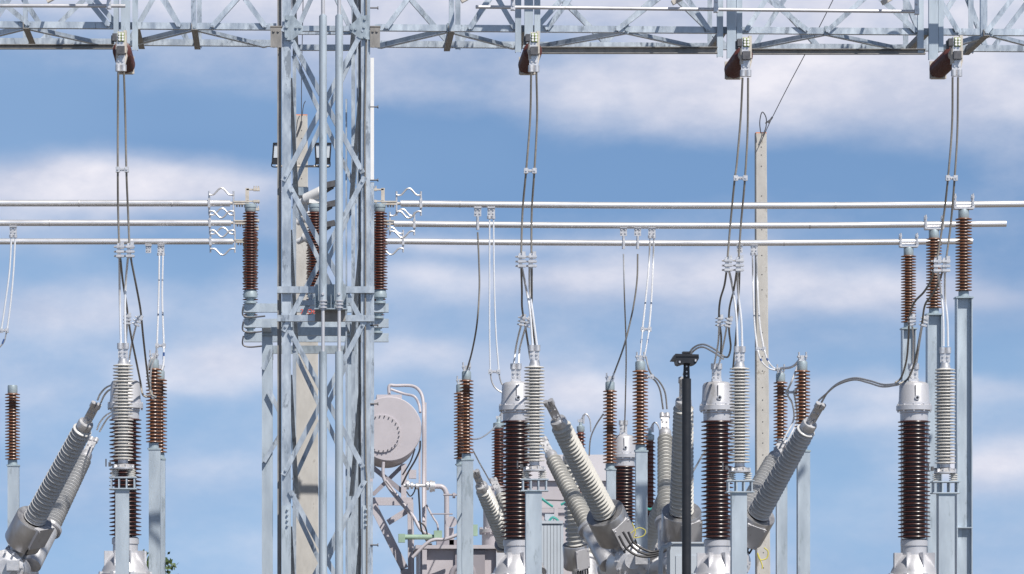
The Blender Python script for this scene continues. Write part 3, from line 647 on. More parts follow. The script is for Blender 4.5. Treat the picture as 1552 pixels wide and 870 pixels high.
# switch support frames on the front of the beams: posts, rail, linkage pipe
def frame(label, posts, rails, tops):
    cc = P(posts[0][0], 60, 49.9); t = thing('steel_rack', label, 'steel rack', cc, 'post and rail frames bolted to the gantry beams')
    for (xa, xb, yb, Yo) in posts:
        Y = YBm(xa)-.16+Yo; a = P((xa+xb)/2, yb, Y); w = (xb-xa)*K(Y); mb = MB(); zt = ZT+.5
        mb.box((a.x, Y, (a.z+zt)/2), w, .008, zt-a.z)
        for i in (-1, 1): mb.box((a.x+i*(w/2-.004), Y+.036, (a.z+zt)/2), .007, .062, zt-a.z)
        part('post', mb, 'painted column steel', t)
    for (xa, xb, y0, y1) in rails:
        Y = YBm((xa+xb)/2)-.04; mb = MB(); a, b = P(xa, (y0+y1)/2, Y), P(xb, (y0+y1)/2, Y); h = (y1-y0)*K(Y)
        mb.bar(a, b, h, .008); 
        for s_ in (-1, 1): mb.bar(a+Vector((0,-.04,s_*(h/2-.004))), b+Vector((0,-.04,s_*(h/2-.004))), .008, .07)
        part('rail', mb, 'shaded dull steel', t)
    for i in range(0, len(posts), 3):
        o = Vector(tops[i//3])+Vector((0, 0, 1.45)); b = o+Vector((0, 1.34, 0)); mb = MB(); mb.lathe(closed(sheds(.06, 1.22, .062, .112, 22, .97, th=1.8)), b, (0,-1,0), 28); part('upper_insulator', mb, 'red brown silicone', t)
        mb = MB(); mb.tube(o+Vector((0,-.02,-.05)), o+Vector((0,-.02,.9)), .035, 16); mb.box(o, .16, .14, .2); part('switch_blade', mb, 'cast aluminium', t)
        mb = MB(); mb.box(b+Vector((.25,-.25,.1)), .9, .10, .12); mb.box(b+Vector((-.1,-.5,-.4)), .08, .7, .08); part('upper_arm', mb, 'galvanised plate', t)
    return t
def quads(x): return x
gF = None
frame('post and rail frame behind the leftmost side-mounted insulator', [(172, 180, 66, .06), (183.3, 197, 66, 0), (200.5, 209, 76, .02)], [(-60, 172, 68, 75)], [P(184, 73.5, 48.5)])
frame('long post and rail frame behind the three side-mounted insulators at right',
      [(781, 790, 79, .06), (795, 808, 70, 0), (810, 819, 60, .02), (1087, 1096, 86, .06), (1102, 1115.5, 88, 0), (1116.5, 1125, 60, .02), (1391, 1400, 80, .06), (1408, 1422, 90, 0), (1422.5, 1430, 78, .02)],
      [(819, 1087, 72, 82), (1125, 1402, 75, 83)], [P(808.5, 74.5, 48.5), P(1129, 81.5, 48.5), P(1448, 81, 48.5)])
for (xa, xb, ya, yb, cl_, wh) in ((-60, 190, 8.5, 9, (165,), 'short linkage pipe at the top left corner'), (721, 1390, 10.5, 17.5, (777, 1084, 1391), 'long thin linkage pipe in front of the right gantry beam')):
    a, b = P(xa, ya, 49.62), P(xb, yb, 49.62+.3*(xb > 500)); t = thing('linkage_pipe', wh, 'pipe', (a+b)/2, 'switch linkage pipes'); mb = MB(); mb.tube(a, b, .0215, 14); part('pipe', mb, 'silver paint', t)
    for x in cl_:
        c = a.lerp(b, min(.999, (x-xa)/(xb-xa))); mb = MB(); mb.box(c, .055, .065, .075); mb.box(c+Vector((0,0,.085)), .05, .03, .11)
        for z in (-.02, .02, .09): mb.bolt(c+Vector((0, -.03, z)), (0,-1,0), .014, .015)
        part('lever_clamp', mb, 'cast aluminium', t)
# small brackets peeping in at the top edge
for (x, y, Y, wh) in ((79, -3, 49.7, 'at the top left corner'), (707, -3, 49.7, 'above the linkage pipe end'), (1027, 0, 49.7, 'above the middle of the long linkage pipe'), (1345, 0, 49.7, 'above the right end of the long linkage pipe')):
    t = P(x, y, Y); mb = MB(); q = Vector((math.cos(.5), 0, math.sin(.5))); mb.obox(t, q*.075, Vector((0,.04,0)), q.cross(Vector((0,1,0)))*.028); mb.tube(t, t+Vector((.1,0,.35)), .02, 8); mb.tube(t+Vector((.1,0,.35)), t+Vector((.1,.5,.5)), .02, 8)
    single('switch_bracket', mb, 'matt cast bracket', 'small tilted bracket '+wh, 'bracket', 'tilted brackets at the top edge')

# ------------------------------------------------------------------ side-mounted insulators and their terminals
def make_side(o, label, group):
    """o: near end centre of the insulator; it reaches 1.3 m back to the beam"""
    o = Vector(o); t = thing('side_insulator', label, 'insulator', o, group); b = o+Vector((0, 1.34, 0))
    R = 14.2*K(49.6)
    mb = MB(); mb.lathe(closed(sheds(.06, 1.22, R*.55, R, 22, .97, th=1.8)), b, (0,-1,0), 36); part('shed_stack', mb, 'red brown silicone', t)
    mb = MB(); mb.box(b+Vector((0,-.02,-.0)), .20, .03, .21); mb.box(b+Vector((0,-.04,-.10)), .17, .10, .02); mb.tube(b, b+Vector((0,-.09,0)), R*.6, 20)
    part('mounting_flange', mb, 'matt cast bracket', t)
    k = K(48.5)
    def p(dx, dy, d=0): return o+Vector((dx*k, -d, -dy*k))
    mb = MB(); mb.tube(o+Vector((0,.12,0)), o+Vector((0,-.0,0)), R*.62, 20)
    mb.obox(p(6.2, -8, .06), Vector((2.3*k,0,0)), Vector((0,.07,0)), Vector((0,0,17*k))); mb.obox(p(-6, 2, .06), Vector((1.8*k,0,0)), Vector((0,.06,0)), Vector((0,0,15*k)))
    mb.obox(p(6.0, 17, .05), Vector((1.4*k,0,-4*k)), Vector((0,.05,0)), Vector((2.2*k,0,9*k))); mb.box(p(0.5, -22, .05), 12*k, .12, 3*k)
    part('terminal_body', mb, 'matt cast bracket', t)
    mb = MB(); mb.box(p(-.5, -15, .12), 12*k, .02, 14*k); mb.box(p(-.5, -3.5, .12), 12*k, .02, 8*k); mb.box(p(-.5, 19, .10), 13*k, .022, 17*k)
    for i in (-1, 1):
        for j in (15, 21.5): mb.bolt(p(-.5+i*3, j, .111), (0,-1,0), .010, .014)
    mb.box(p(-.5, 6, .085), 13*k, .01, 44*k)
    part('terminal_pad', mb, 'cast aluminium', t)
    for i in (-1, 1): mb = MB(); mb.tube(p(-.2+i*4.2, 26.5, .10), p(-.2+i*4.2, 36.5, .10), 4.3*k, 20); part('cable_collar', mb, 'cast aluminium', t)
    mb = MB(); mb.box(p(-.0, 5.5, .13), 11.5*k, .10, 12*k); part('recess', mb, 'bolt steel', t)
    mb = MB(); mb.box(p(-9.5, -14.5, .10), 7*k, .10, 11*k); mb.box(p(-13, -12, .06), 4*k, .08, 12*k); part('contact_box', mb, 'bolt steel', t)
    mb = MB(); mb.box(p(0.5, -14.8, .132), 10*k, .012, 13.5*k); pl = part('contact_plate', mb, 'green contact', t)
    mb = MB()
    for i in (-1, 1):
        for j in (-19, -14.8, -10.6): mb.tube(p(0.5+i*2.5, j, .137), p(.5+i*2.5, j, .16), 1.85*k, 10)
    part('contact_bolts', mb, 'white cover', pl)
    return t
side = None; gI = 'brown insulators reaching out from the gantry beams towards the viewer'
SI = [(184, 73.5, 'leftmost, left of the lattice tower'), (808.5, 74.5, 'first one right of the lattice tower'), (1129, 81.5, 'second from the right, above the concrete pole'), (1448, 81, 'rightmost, showing most of its ribbed side')]
for (px, py, wh) in SI:
    o = P(px, py, 48.5)
    if side is None: side = make_side(o, 'red-brown horizontal insulator with a bolted terminal, '+wh, gI)
    else: clone(side, o, 'red-brown horizontal insulator with a bolted terminal, '+wh, gI)

# ------------------------------------------------------------------ jumpers
def cable(t, pts, r=.0125, matn='weathered conductor', Y=48.6, name='cable'):
    mb = MB(); mb.path([P(p[0], p[1], p[2] if len(p) > 2 else Y) for p in pts], r, 8, 6); return part(name, mb, matn, t)
def clampp(t, px, py, Y, s=1.0, ang=0.):
    mb = MB(); tclamp(mb, P(px, py, Y), s, Vector((math.sin(ang), 0, math.cos(ang)))); return part('clamp', mb, 'cast aluminium', t)
def sp_(t, x0, x1, y, Y, dy=0):
    mb = MB(); spacer(mb, P(x0, y, Y), P(x1, y+dy, Y)); part('spacer', mb, 'cast aluminium', t)
gJ = 'twin down conductors from the gantry beam'
def jumper(label, x, tops, sy, cl1, dark, white, cl2, white2):
    t = thing('down_conductor', label, 'conductor', P(x, 560, 48.9), gJ)
    for w in tops: cable(t, w)
    sp_(t, sy[0], sy[1], sy[2], 48.55)
    for (px, py) in cl1: clampp(t, px, py, 48.72, 1.05)
    for w in dark: cable(t, w, .0125)
    for w in white: cable(t, w, .0135, 'new conductor')
    for (px, py, a) in cl2: clampp(t, px, py, 49.6, .8, a)
    for w in white2: cable(t, w, .012, 'new conductor')
YC = 48.39; YS = 48.55; YT = 48.75; YA = 49.0; YM = 49.7; YX = 51.0
jumper('twin cable hanging from the leftmost horizontal insulator to the leftmost arrester', 186,
   [[(179.2, 109, YC), (178.6, 180, YS), (178.5, 257, YS), (179, 320, YT), (181, 376, YT), (183, 396, YT)], [(187.8, 109, YC), (190, 180, YS), (191.5, 257, YS), (194, 320, YT), (196.5, 376, YT), (199.5, 398, YT)]],
   (178.5, 192, 257), [(180.5, 380), (195.5, 380)],
   [[(183, 396, YT), (186, 425, 49), (191.5, 460, 49.4), (197, 500, 50), (206, 545, 50.5), (213, 580, 51), (216, 597, 51), (222, 602, 51)], [(199.5, 398, YT), (207, 436, 49), (213, 470, 49.5), (217, 510, 50), (222, 555, 50.5), (226, 585, 51), (230, 598, 51), (235, 601, 51)]],
   [[(181, 384, YT), (181.5, 450, YA), (183.3, 524, YA)], [(194.5, 384, YT), (190.5, 430, YA), (189.3, 480, YA), (190.3, 524, YA)]],
   [(192.5, 484, .05), (208, 486, .45)], [[(192.5, 492, 49.6), (191.5, 508, 50), (190, 540, YX), (189.5, 556, YX)], [(206, 494, 49.6), (201, 515, 50.2), (196.5, 540, YX), (195.5, 556, YX)]])
jumper('twin cable hanging from the first horizontal insulator right of the tower', 810,
   [[(805.0, 110, YC), (803.5, 180, YS), (797.5, 258, YS), (792, 320, YT), (790, 385, YT), (790, 405, YT)], [(813, 110, YC), (814, 180, YS), (810, 258, YS), (806, 320, YT), (805.5, 385, YT), (806, 405, YT)]],
   (797.3, 810, 259), [(789, 395), (805, 395)],
   [[(790, 405, YT), (791, 440, 49), (791.5, 468, 49.4), (797, 500, 50), (804, 545, 50.6)], [(806, 405, YT), (806, 450, 49), (806, 480, 49.5), (811, 520, 50), (818, 560, 50.6)]],
   [[(790.5, 403, YT), (797, 435, YA), (803, 470, YA), (807.2, 524, YA)], [(802.5, 400, YT), (803, 440, YA), (808, 478, YA), (813.8, 524, YA)]],
   [(790.5, 486, .15), (800, 488, .35)], [[(789.5, 494, 49.6), (785, 512, 50.3), (781.5, 530, YX), (779, 550, YX)], [(797, 494, 49.6), (791, 515, 50.3), (787.5, 530, YX), (786, 550, YX)]])
jumper('twin cable hanging from the horizontal insulator above the concrete pole', 1121,
   [[(1125.5, 118, YC), (1122.5, 180, YS), (1116.5, 250, YS), (1113.5, 272, YS), (1107, 340, YT), (1102, 400, YT)], [(1133.8, 118, YC), (1133, 200, YS), (1129, 272, YS), (1123, 340, YT), (1119, 400, YT)]],
   (1115, 1129.5, 270), [(1102, 401), (1119, 401)],
   [[(1101.5, 408, YT), (1098, 432, 49), (1091.5, 455, 49.3), (1089.8, 480, 49.6), (1093, 510, 50), (1092.5, 536, 50.4)], [(1117, 408, YT), (1112, 440, 49), (1105.5, 468, 49.5), (1105, 500, 49.7), (1107.5, 525, 50), (1104, 540, 50.4), (1098, 541, 50.6)], [(1121, 406, YT), (1119.5, 450, 49.2), (1115.5, 510, 49.5), (1111, 560, 49.8)]],
   [[(1104, 406, YT), (1110.5, 437, YA), (1116, 480, YA), (1118, 525, YA)], [(1117, 406, YT), (1119, 445, YA), (1123.5, 485, YA), (1125, 525, YA)]],
   [(1090, 487, .03), (1103, 488, .3)], [[(1090, 494, 49.6), (1088.5, 520, 50.3), (1083, 551, YX)], [(1101.5, 495, 49.6), (1097, 520, 50.3), (1090, 551, YX)]])
jumper('twin cable hanging from the rightmost horizontal insulator', 1432,
   [[(1443.8, 117, YC), (1443, 190, YS), (1437, 268, YS), (1430, 330, YT), (1419.5, 400, YT)], [(1452, 117, YC), (1451, 200, YS), (1447, 268, YS), (1441, 340, YT), (1433, 400, YT)]],
   (1436.5, 1448, 270), [(1419, 402), (1432, 402)],
   [[(1417, 406, YT), (1411, 425, 49), (1400, 443, 49.2), (1386, 458, 49.4), (1378.5, 480, 49.6), (1377, 510, 50), (1374, 545, 50.5), (1366, 572, 51), (1357, 580, 51)], [(1430, 406, YT), (1423, 428, 49), (1412, 448, 49.2), (1402, 462, 49.4), (1397.5, 490, 49.6), (1393, 515, 50.3), (1386, 550, 50.7), (1376, 574, 51), (1362, 582, 51)]],
   [[(1420.5, 408, YT), (1426, 440, YA), (1429.5, 480, YA), (1430, 525, YA)], [(1432, 408, YT), (1432.5, 450, YA), (1436, 485, YA), (1437, 525, YA)]],
   [(1381.5, 486, -.1), (1400, 487, .25)], [[(1382.5, 494, 49.6), (1384.5, 515, 50.3), (1383, 551, YX)], [(1397.5, 495, 49.6), (1393.5, 520, 50.3), (1389, 551, YX)]])

# bus droppers
def bus_term(t, px, py, Y, twin=True):
    """clamp under a busbar whose centre is at py"""
    c = P(px, py, Y); mb = MB(); mb.box(c-Vector((0,0,.058)), .105, .07, .018)
    mb.box(c-Vector((0,0,.12)), .105 if twin else .10, .02, .12)
    for i in (-1, 1):
        for z in (.09, .14): mb.bolt(c+Vector((i*.027, -.01, -z)), (0,-1,0), .011, .014)
    if twin:
        for i in (-1, 1): mb.tube(c+Vector((i*.03,0,-.175)), c+Vector((i*.03,0,-.215)), .029, 14)
    else: mb.tube(c+Vector((0,0,-.18)), c+Vector((0,0,-.37)), .019, 12, .024)
    part('terminal', mb, 'cast aluminium', t)
gD = 'cables dropping from the busbars'
def dropper(label, px, pyb, Y, twin, cables, sp=None, bands=()):
    t = thing('dropper_cable', label, 'cable', P(px, pyb, Y), gD); bus_term(t, px, pyb, Y, twin)
    for (pts, m_, r) in cables: cable(t, pts, r, m_, Y)
    if sp: sp_(t, *sp)
    for (x0, y0, x1, y1, Yb) in bands: mb = MB(); mb.tube(P(x0, y0, Yb), P(x1, y1, Yb), .0145, 8); part('phase_band', mb, 'blue band', t)
NC, WC, GC = 'new conductor', 'weathered conductor', 'grey flexible conductor'
dropper('white twin cable dropping from the middle busbar at the left edge', 20, 337.8, 60.45, True,
   [([(17.2, 360), (14.5, 410), (8, 460), (2, 500)], NC, .0135), ([(23, 360), (20.5, 410), (16, 460), (10.5, 502)], NC, .0135), ([(10, 503), (6, 518), (-4, 530)], GC, .010)], (2, 10.5, 501, 60.45), ((6.5, 514, 3.5, 521, 60.45),))
dropper('white twin cable dropping straight to the brown posts beside the leftmost arrester', 244, 366, 63.0, True,
   [([(241.5, 388), (240.5, 450, 60), (238, 522, 58)], NC, .0135), ([(247, 388), (246, 450, 60), (248.3, 522, 58)], NC, .0135), ([(248.3, 524, 58), (248, 550, 57.6), (245, 562, 57.4)], NC, .012), ([(238, 524, 58), (236, 536, 57.5), (233, 546, 57)], GC, .011)], (238, 248.5, 524, 58), ((248.2, 534, 248, 545, 57.75),))
dropper('single dark cable curving from the top busbar to the front post right of the conservator', 724, 308.5, 58.0, False,
   [([(724, 352), (726, 400), (726.5, 440), (723, 490), (716, 530, 59), (708, 560, 60)], WC, .0125)])
dropper('white twin cable dropping straight from the top busbar, beside the single dark one', 744.5, 308.5, 58.0, True,
   [([(742, 332), (742, 420), (742, 500), (743, 560)], NC, .0115), ([(748, 332), (749, 420), (751.5, 500), (756, 560)], NC, .0115), ([(743, 564), (746, 580), (753, 590), (765, 597)], GC, .011), ([(756, 564), (759, 578), (764, 586), (770, 590)], GC, .011)], (743, 755.5, 563.5, 58.0))
dropper('thin straight cable dropping from the middle busbar to the small far current transformer', 945, 339, 60.45, False,
   [([(945, 385), (946.5, 450), (949, 530, 61.5), (948, 600, 63), (946.5, 655, 64)], GC, .011)])
dropper('single dark cable swinging left from the middle busbar to a brown post', 966.5, 339, 60.45, False,
   [([(966.5, 385), (965.5, 425), (959, 470), (947, 520), (933, 560), (925.5, 578)], WC, .0125)])
dropper('white twin cable dropping from the middle busbar to the taller brown post in the centre', 988, 339, 60.45, True,
   [([(985.3, 362), (983, 410), (978, 460, 59), (974, 497, 58)], NC, .0135), ([(991, 362), (989.5, 410), (987, 460, 59), (984, 497, 58)], NC, .0135), ([(974, 500, 58), (970.5, 538, 57)], NC, .010), ([(984, 500, 58), (977.5, 538, 57)], NC, .010)], (974, 984.5, 499, 58), ((972.8, 514, 971.8, 520, 57.6), (982, 514, 980.8, 520, 57.6)))
dropper('white twin cable passing in front of the tall concrete pole', 1143, 365.5, 63.0, True,
   [([(1140.7, 388), (1141.5, 440), (1143.5, 490, 61), (1147.5, 527, 60.3)], NC, .0135), ([(1146.5, 388), (1148.5, 440), (1151.5, 490, 61), (1157.5, 527, 60.3)], NC, .0135), ([(1148, 530, 60.3), (1154, 547, 60), (1165, 558, 60), (1180, 562, 60)], NC, .0115), ([(1158, 530, 60.3), (1164, 547, 60), (1172, 557, 60), (1180, 560, 60)], NC, .0115)], (1148, 1158, 529, 60.3), ((1152.5, 543.5, 1154, 547, 60), (1162, 543, 1163.8, 546.5, 60)))
# other flexible links
gL = 'flexible twin links between the switchgear'
def link(label, pts_list, matn=GC, r=.0125, sp=None, grp=gL):
    q = pts_list[0][0]; t = thing('flexible_link', label, 'cable', P(q[0], q[1], q[2]), grp)
    for pts in pts_list: cable(t, pts, r, matn)
    if sp: sp_(t, *sp)
    return t
link('long arching twin cable from the right current transformer to the slanted bushing', [[(1364, 581, 51), (1340, 583, 51.5), (1318, 577, 52), (1295, 573, 52.3), (1272, 580, 52.6), (1255, 594, 52.9), (1245, 610, 53)], [(1362, 583, 51), (1338, 586, 51.5), (1316, 580, 52), (1294, 575.5, 52.3), (1268, 584, 52.6), (1251, 598, 52.9), (1240.5, 607, 53)]])
link('arched twin cable running from behind the black pole to the current transformer right of it', [[(1098, 541, 50.7), (1084, 530, 51), (1066, 522, 51.5), (1050, 528, 52), (1041, 545, 52.6), (1038, 565, 53)], [(1096, 544, 50.7), (1082, 534, 51), (1064, 526, 51.5), (1050, 533, 52), (1040, 550, 52.6), (1036, 568, 53)]])
link('short twin cable from the leftmost current transformer to the slate bushing', [[(170, 583, 51.5), (160, 588, 52), (152, 597, 52.6), (148, 606, 52.9)], [(170, 589, 51.5), (163, 593, 52), (157, 601, 52.6), (153, 610, 52.9)]])
link('white twin cable curving behind the leftmost current transformer to the rear slate bushing', [[(172, 623, 56), (160, 630, 56.5), (151, 641, 57), (147, 651, 57.5)], [(172, 627, 56), (163, 634, 56.5), (156, 645, 57), (151, 654, 57.5)]], NC)
link('twin cable looping from the tall central brown post to the rear upright bushing', [[(971, 545, 57), (972, 560, 57), (977, 570, 57), (990, 574, 57.2), (1000, 590, 57.4), (1005, 620, 57.6)], [(979, 540, 57), (983, 558, 57), (988, 568, 57.1), (999, 578, 57.3), (1008, 595, 57.5), (1011, 620, 57.6)]], GC, .0125, (976, 988, 571, 57.0))
link('white twin cable hanging from the highest lower post to the rear slanted bushing', [[(1212, 543, 57), (1206, 562, 57), (1199, 580, 57), (1193, 596, 57.2), (1201, 612, 57.4), (1203, 635, 57.6), (1192, 658, 57.6), (1187, 668, 57.6)], [(1219, 545, 57), (1216, 568, 57), (1210, 585, 57), (1204, 596, 57.2), (1207, 615, 57.4), (1208, 637, 57.6), (1199, 658, 57.6), (1192, 670, 57.6)]], NC, .0135, (1193, 1205, 594.5, 57.2))
link('short bolted link joining the two brown posts beside the concrete pole', [[(1184, 558, 60), (1197, 557, 59), (1206, 552, 58), (1214, 542, 57)]], 'cast aluminium', .018)
link('thin cable falling from a brown post to the far slanted bushing', [[(717, 683, 60), (727, 702, 61.5), (735, 716, 63.5), (741, 727, 66)]], GC, .011)
link('thin curved cable behind the paired brown posts', [[(714, 666, 61), (728, 664, 64), (742, 655, 68), (752, 645, 71)]], GC, .012)
link('curved dark cable falling left of the central brown posts', [[(914, 628, 60.5), (903, 645, 63), (895, 665, 66), (893, 690, 68)]], GC, .012)
link('pair of cables hooked under the post beside the leftmost arrester', [[(222, 600, 51.2), (230, 596, 52.5), (226, 583, 54), (224, 560, 56), (230, 542, 57)], [(236, 601, 51.2), (232, 604, 52), (228, 590, 54), (229, 560, 56), (236, 538, 57)]])
link('thin cable behind the silver head right of the black pole', [[(1046, 722, 56), (1056, 705, 56), (1066, 688, 56), (1075, 680, 56)]], GC, .012)

# ------------------------------------------------------------------ disconnector behind the tower
gW = 'three-pole switch behind the lattice tower'
gWf = None
dsw = None
for idx, (Y, yb, wh) in enumerate(((58.0, 460, 'nearest'), (60.45, 483, 'middle'), (63.0, 505, 'farthest'))):
    k = K(Y); xs = [(379.5, 477, 575.5), (379+.5, 476, 573), (379+.3, 475, 571.5)][idx]; yt = 309+29*idx
    t = thing('disconnector_switch', 'three-column disconnector pole with dark red insulators behind the tower, %s row' % wh, 'switch', P(477, yb, Y), gW)
    mb = MB(); a, b = P(370, yb+6.5, Y), P(589, yb+6.5, Y); h = 13*k
    mb.bar(a, b, h, .01)
    for s_ in (-1, 1): mb.bar(a+Vector((0, .05, s_*(h/2-.005))), b+Vector((0, .05, s_*(h/2-.005))), .01, .09)
    part('base_beam', mb, 'painted column steel', t)
    for x in xs:
        H = (yb-yt)*k; o = P(x, yb, Y)
        mb = MB(); mb.lathe(closed([(.085, 0), (.085, .03), (.05, .035), (.05, .06), (.075, .065), (.075, .08), (.10, .085), (.10, .13), (.085, .19)]), o); st_b = part('bearing', mb, 'insulator cap', t)
        mb = MB(); mb.lathe(sheds(.185, H-.11, .056, .115, 28, .84, th=1.35), o, n=32); part('insulator', mb, 'red brown porcelain', t)
        mb = MB(); mb.lathe(closed([(.068, H-.115), (.078, H-.10), (.078, H-.055), (.088, H-.05), (.088, H-.01), (.07, H)]), o); part('insulator_cap', mb, 'insulator cap', t)
        if x != xs[1]:
            dr = 1 if x < 450 else -1; c = o+Vector((0,0,H)); mb = MB()
            mb.box(c+Vector((-dr*.045,0,.11)), .05, .05, .22); 
            for z in (.20, .035): mb.box(c+Vector((dr*.02,0,z)), .15, .05, .02); mb.box(c+Vector((dr*.085,0,z)), .09, .08, .035)
            for z in (.02, .225):
                for i in range(3): mb.tube(c+Vector((dr*(.055+i*.03), -.02, z-.02)), c+Vector((dr*(.055+i*.03), -.02, z+.025)), .009, 6)
            mb.box(c+Vector((-dr*.13,0,.03)), .22, .07, .02)
            part('fixed_contact', mb, 'matt cast bracket', t)
        else:
            c = o+Vector((0,0,H)); mb = MB(); ang = .32
            dv = Vector((.80, -.50, .33)).normalized()
            mb.tube(c+dv*-.30+Vector((0,0,.12)), c+dv*.05+Vector((0,0,.12)), .045, 20); mb.tube(c+dv*-.15+Vector((0,0,.12)), c+dv*.12+Vector((0,0,.12)), .085, 24)
            mb.box(c+Vector((0,0,.03)), .16, .12, .05)
            part('rotating_blade', mb, 'white cover', t)
            mb = MB(); mb.tube(c+dv*.10+Vector((0,0,.12)), c+dv*.30+Vector((0,0,.14)), .05, 6); mb.obox(c+dv*.3+Vector((0,0,.16)), Vector((.09,0,.02)), Vector((0,.05,0)), Vector((-.01,0,.04))); part('blade_tip', mb, 'bolt steel', t)
    mb = MB(); mb.path([P(369, yb+4, Y-.05), P(367.5, yb+14, Y-.05), P(370, yb+19, Y-.05), P(380, yb+21, Y-.05), P(402, yb+19, Y-.05)], .012, 8, 5); part('earth_strap', mb, 'bolt steel', t)
mb_t = thing('support_frame', 'galvanised column frame under the disconnector, seen through the lattice tower', 'steel frame', (P(470, 600, 60).x, 60, 0))
for (px, w, Y) in ((405, 16, 58.4), (409, 9, 62.6), (531, 9, 58.6), (541, 8, 62.6)):
    mb = MB(); a = P(px, 497 if Y < 60 else 515, Y); mb.box((a.x, Y, a.z/2), w*K(Y), .14, a.z); part('column', mb, 'painted column steel', mb_t)
for (x0, x1, y0, y1, Y) in ((398, 537, 496, 509, 58.3), (398, 541, 524, 536, 62.4)):
    mb = MB(); a, b = P(x0, (y0+y1)/2, Y), P(x1, (y0+y1)/2, Y); mb.bar(a, b, (y1-y0)*K(Y), .08); part('cross_beam', mb, 'galvanised plate', mb_t)
for x in (404, 534):
    a = P(x, 491, 57.4); b = a+Vector((0, 5.9, 0)); b.z = a.z; mb = MB(); mb.bar(a, b, .12, .10, (0,0,1)); part('long_beam', mb, 'painted column steel', mb_t)
for (x0, y0, x1, y1) in ((398, 560, 412, 530), (408, 592, 424, 625), (400, 700, 424, 660)):
    mb = MB(); mb.angle(P(x0, y0, 58.25), P(x1, y1, 58.25), .06, .007); part('brace', mb, 'galvanised steel', mb_t)
# red lettering on the beam
cu = bpy.data.curves.new('lettering', 'FONT'); cu.body = '2PO60'; cu.size = .095; cu.extrude = .001
tmp = bpy.data.objects.new('lettering_tmp', cu); S.collection.objects.link(tmp); dg = bpy.context.evaluated_depsgraph_get()
me = bpy.data.meshes.new_from_object(tmp.evaluated_get(dg)); bpy.data.objects.remove(tmp)
me.materials.clear(); me.materials.append(M['red lettering']); lo = bpy.data.objects.new('lettering', me); S.collection.objects.link(lo)
dk = [o for o in bpy.data.objects if o.name.startswith('disconnector_switch')][0]
lo.parent = dk; lo.location = P(455, 475.5, 57.985)-Vector(dk.location)+Vector((0,-.004,-.0)); lo.rotation_euler = (math.pi/2, 0, 0)

# ------------------------------------------------------------------ concrete poles, floodlights
def conc_pole(x0, x1, ytop, Y, x0b, x1b, yb, label, holes, orange=True):
    k = K(Y); a = P((x0+x1)/2, ytop, Y); wt = (x1-x0)*k; b = P((x0b+x1b)/2, yb, Y); wb = (x1b-x0b)*k; s = (wb-wt)/(a.z-b.z); w0 = wt+s*a.z; dx = (b.x-a.x)/(a.z-b.z)*a.z
    t = thing('concrete_pole', label, 'pole', (a.x+dx, Y, 0)); mb = MB(); n = 24; vs = []; fs = []
    for i in range(n+1):
        f = i/n; w = w0+(wt-w0)*f; x = a.x+dx*(1-f); h = w/2; c_ = h*.12
        for (u_, v_) in ((-h+c_, -h), (h-c_, -h), (h, -h+c_), (h, h-c_), (h-c_, h), (-h+c_, h), (-h, h-c_), (-h, -h+c_)): vs.append((x+u_, Y+v_, a.z*f))
    for i in range(n):
        for j in range(8): fs.append((i*8+j, i*8+(j+1) % 8, (i+1)*8+(j+1) % 8, (i+1)*8+j))
    fs.append(tuple(n*8+j for j in range(8))); mb.add(vs, fs); part('shaft', mb, 'concrete', t)
    mb = MB()
    for y in holes:
        p_ = P(0, y, Y); f = p_.z/a.z; w = w0+(wt-w0)*f; x = a.x+dx*(1-f)+.0; mb.tube((x, Y-w/2+.004, p_.z), (x, Y-w/2-.003, p_.z), .0105, 10)
    if holes: part('bolt_holes', mb, 'bolt steel', t)
    if orange: mb = MB(); mb.box((a.x, Y, a.z+.008), wt*.98, wt*.98, .02); part('painted_top', mb, 'orange mark', t)
    return t, a, wt
tp, a, wt = conc_pole(1144.5, 1161, 203, 70, 1145.5, 1166.5, 870, 'tall tapering concrete pole with bolt holes, right of centre', [224, 236, 253, 298, 349, 388, 417, 440, 505, 541, 563, 588, 607, 622, 640, 657, 672, 690, 707, 729, 748, 770, 792, 815, 838, 861])
t = thing('guy_wire', 'thin steel guy wire rising right from the tall concrete pole, looped at its foot', 'wire', P(1155, 215, 69.8))
mb = MB(); mb.path([P(1150, 222, 69.8), P(1158, 205, 69.8), P(1168, 183, 69.8), P(1200, 120, 69.5), P(1232, 60, 69), P(1270, -15, 68.5)], .007, 6, 2); part('wire', mb, 'bolt steel', t)
mb = MB(); mb.path([P(1153, 202, 69.8), P(1151.5, 185, 69.8), P(1155, 170, 69.8), P(1161, 178, 69.8), P(1161, 192, 69.8), P(1156, 206, 69.8)], .009, 6); part('loop', mb, 'bolt steel', t)
mb = MB(); mb.obox(P(1167.5, 182, 69.8), Vector((.035,0,.05)), Vector((0,.012,0)), Vector((.012,0,-.01))); mb.tube(P(1160, 187, 69.8), P(1168, 181, 69.8), .012, 6); part('wire_clip', mb, 'bolt steel', t)
tp2, a2, wt2 = conc_pole(447.8, 466, 176, 75, 447.5, 469, 600, 'slim concrete pole with an orange top, seen through the upper part of the lattice tower', [199, 211, 272, 300])
mb = MB(); mb.box(P(457, 290, 74.6), 21*K(75), .012, 12*K(75)); mb.box(P(457, 290, 75.4), 21*K(75), .012, 12*K(75)); part('pole_band', mb, 'galvanised plate', tp2)
t = thing('guy_wire', 'thin steel wire rising straight up from the slim pole inside the lattice tower', 'wire', P(457, 200, 74.7))
mb = MB(); mb.path([P(457, 190, 74.7), P(457, 120, 74.7), P(459, 20, 74.7), P(461, -80, 74.7)], .008, 6, 2); part('wire', mb, 'bolt steel', t)
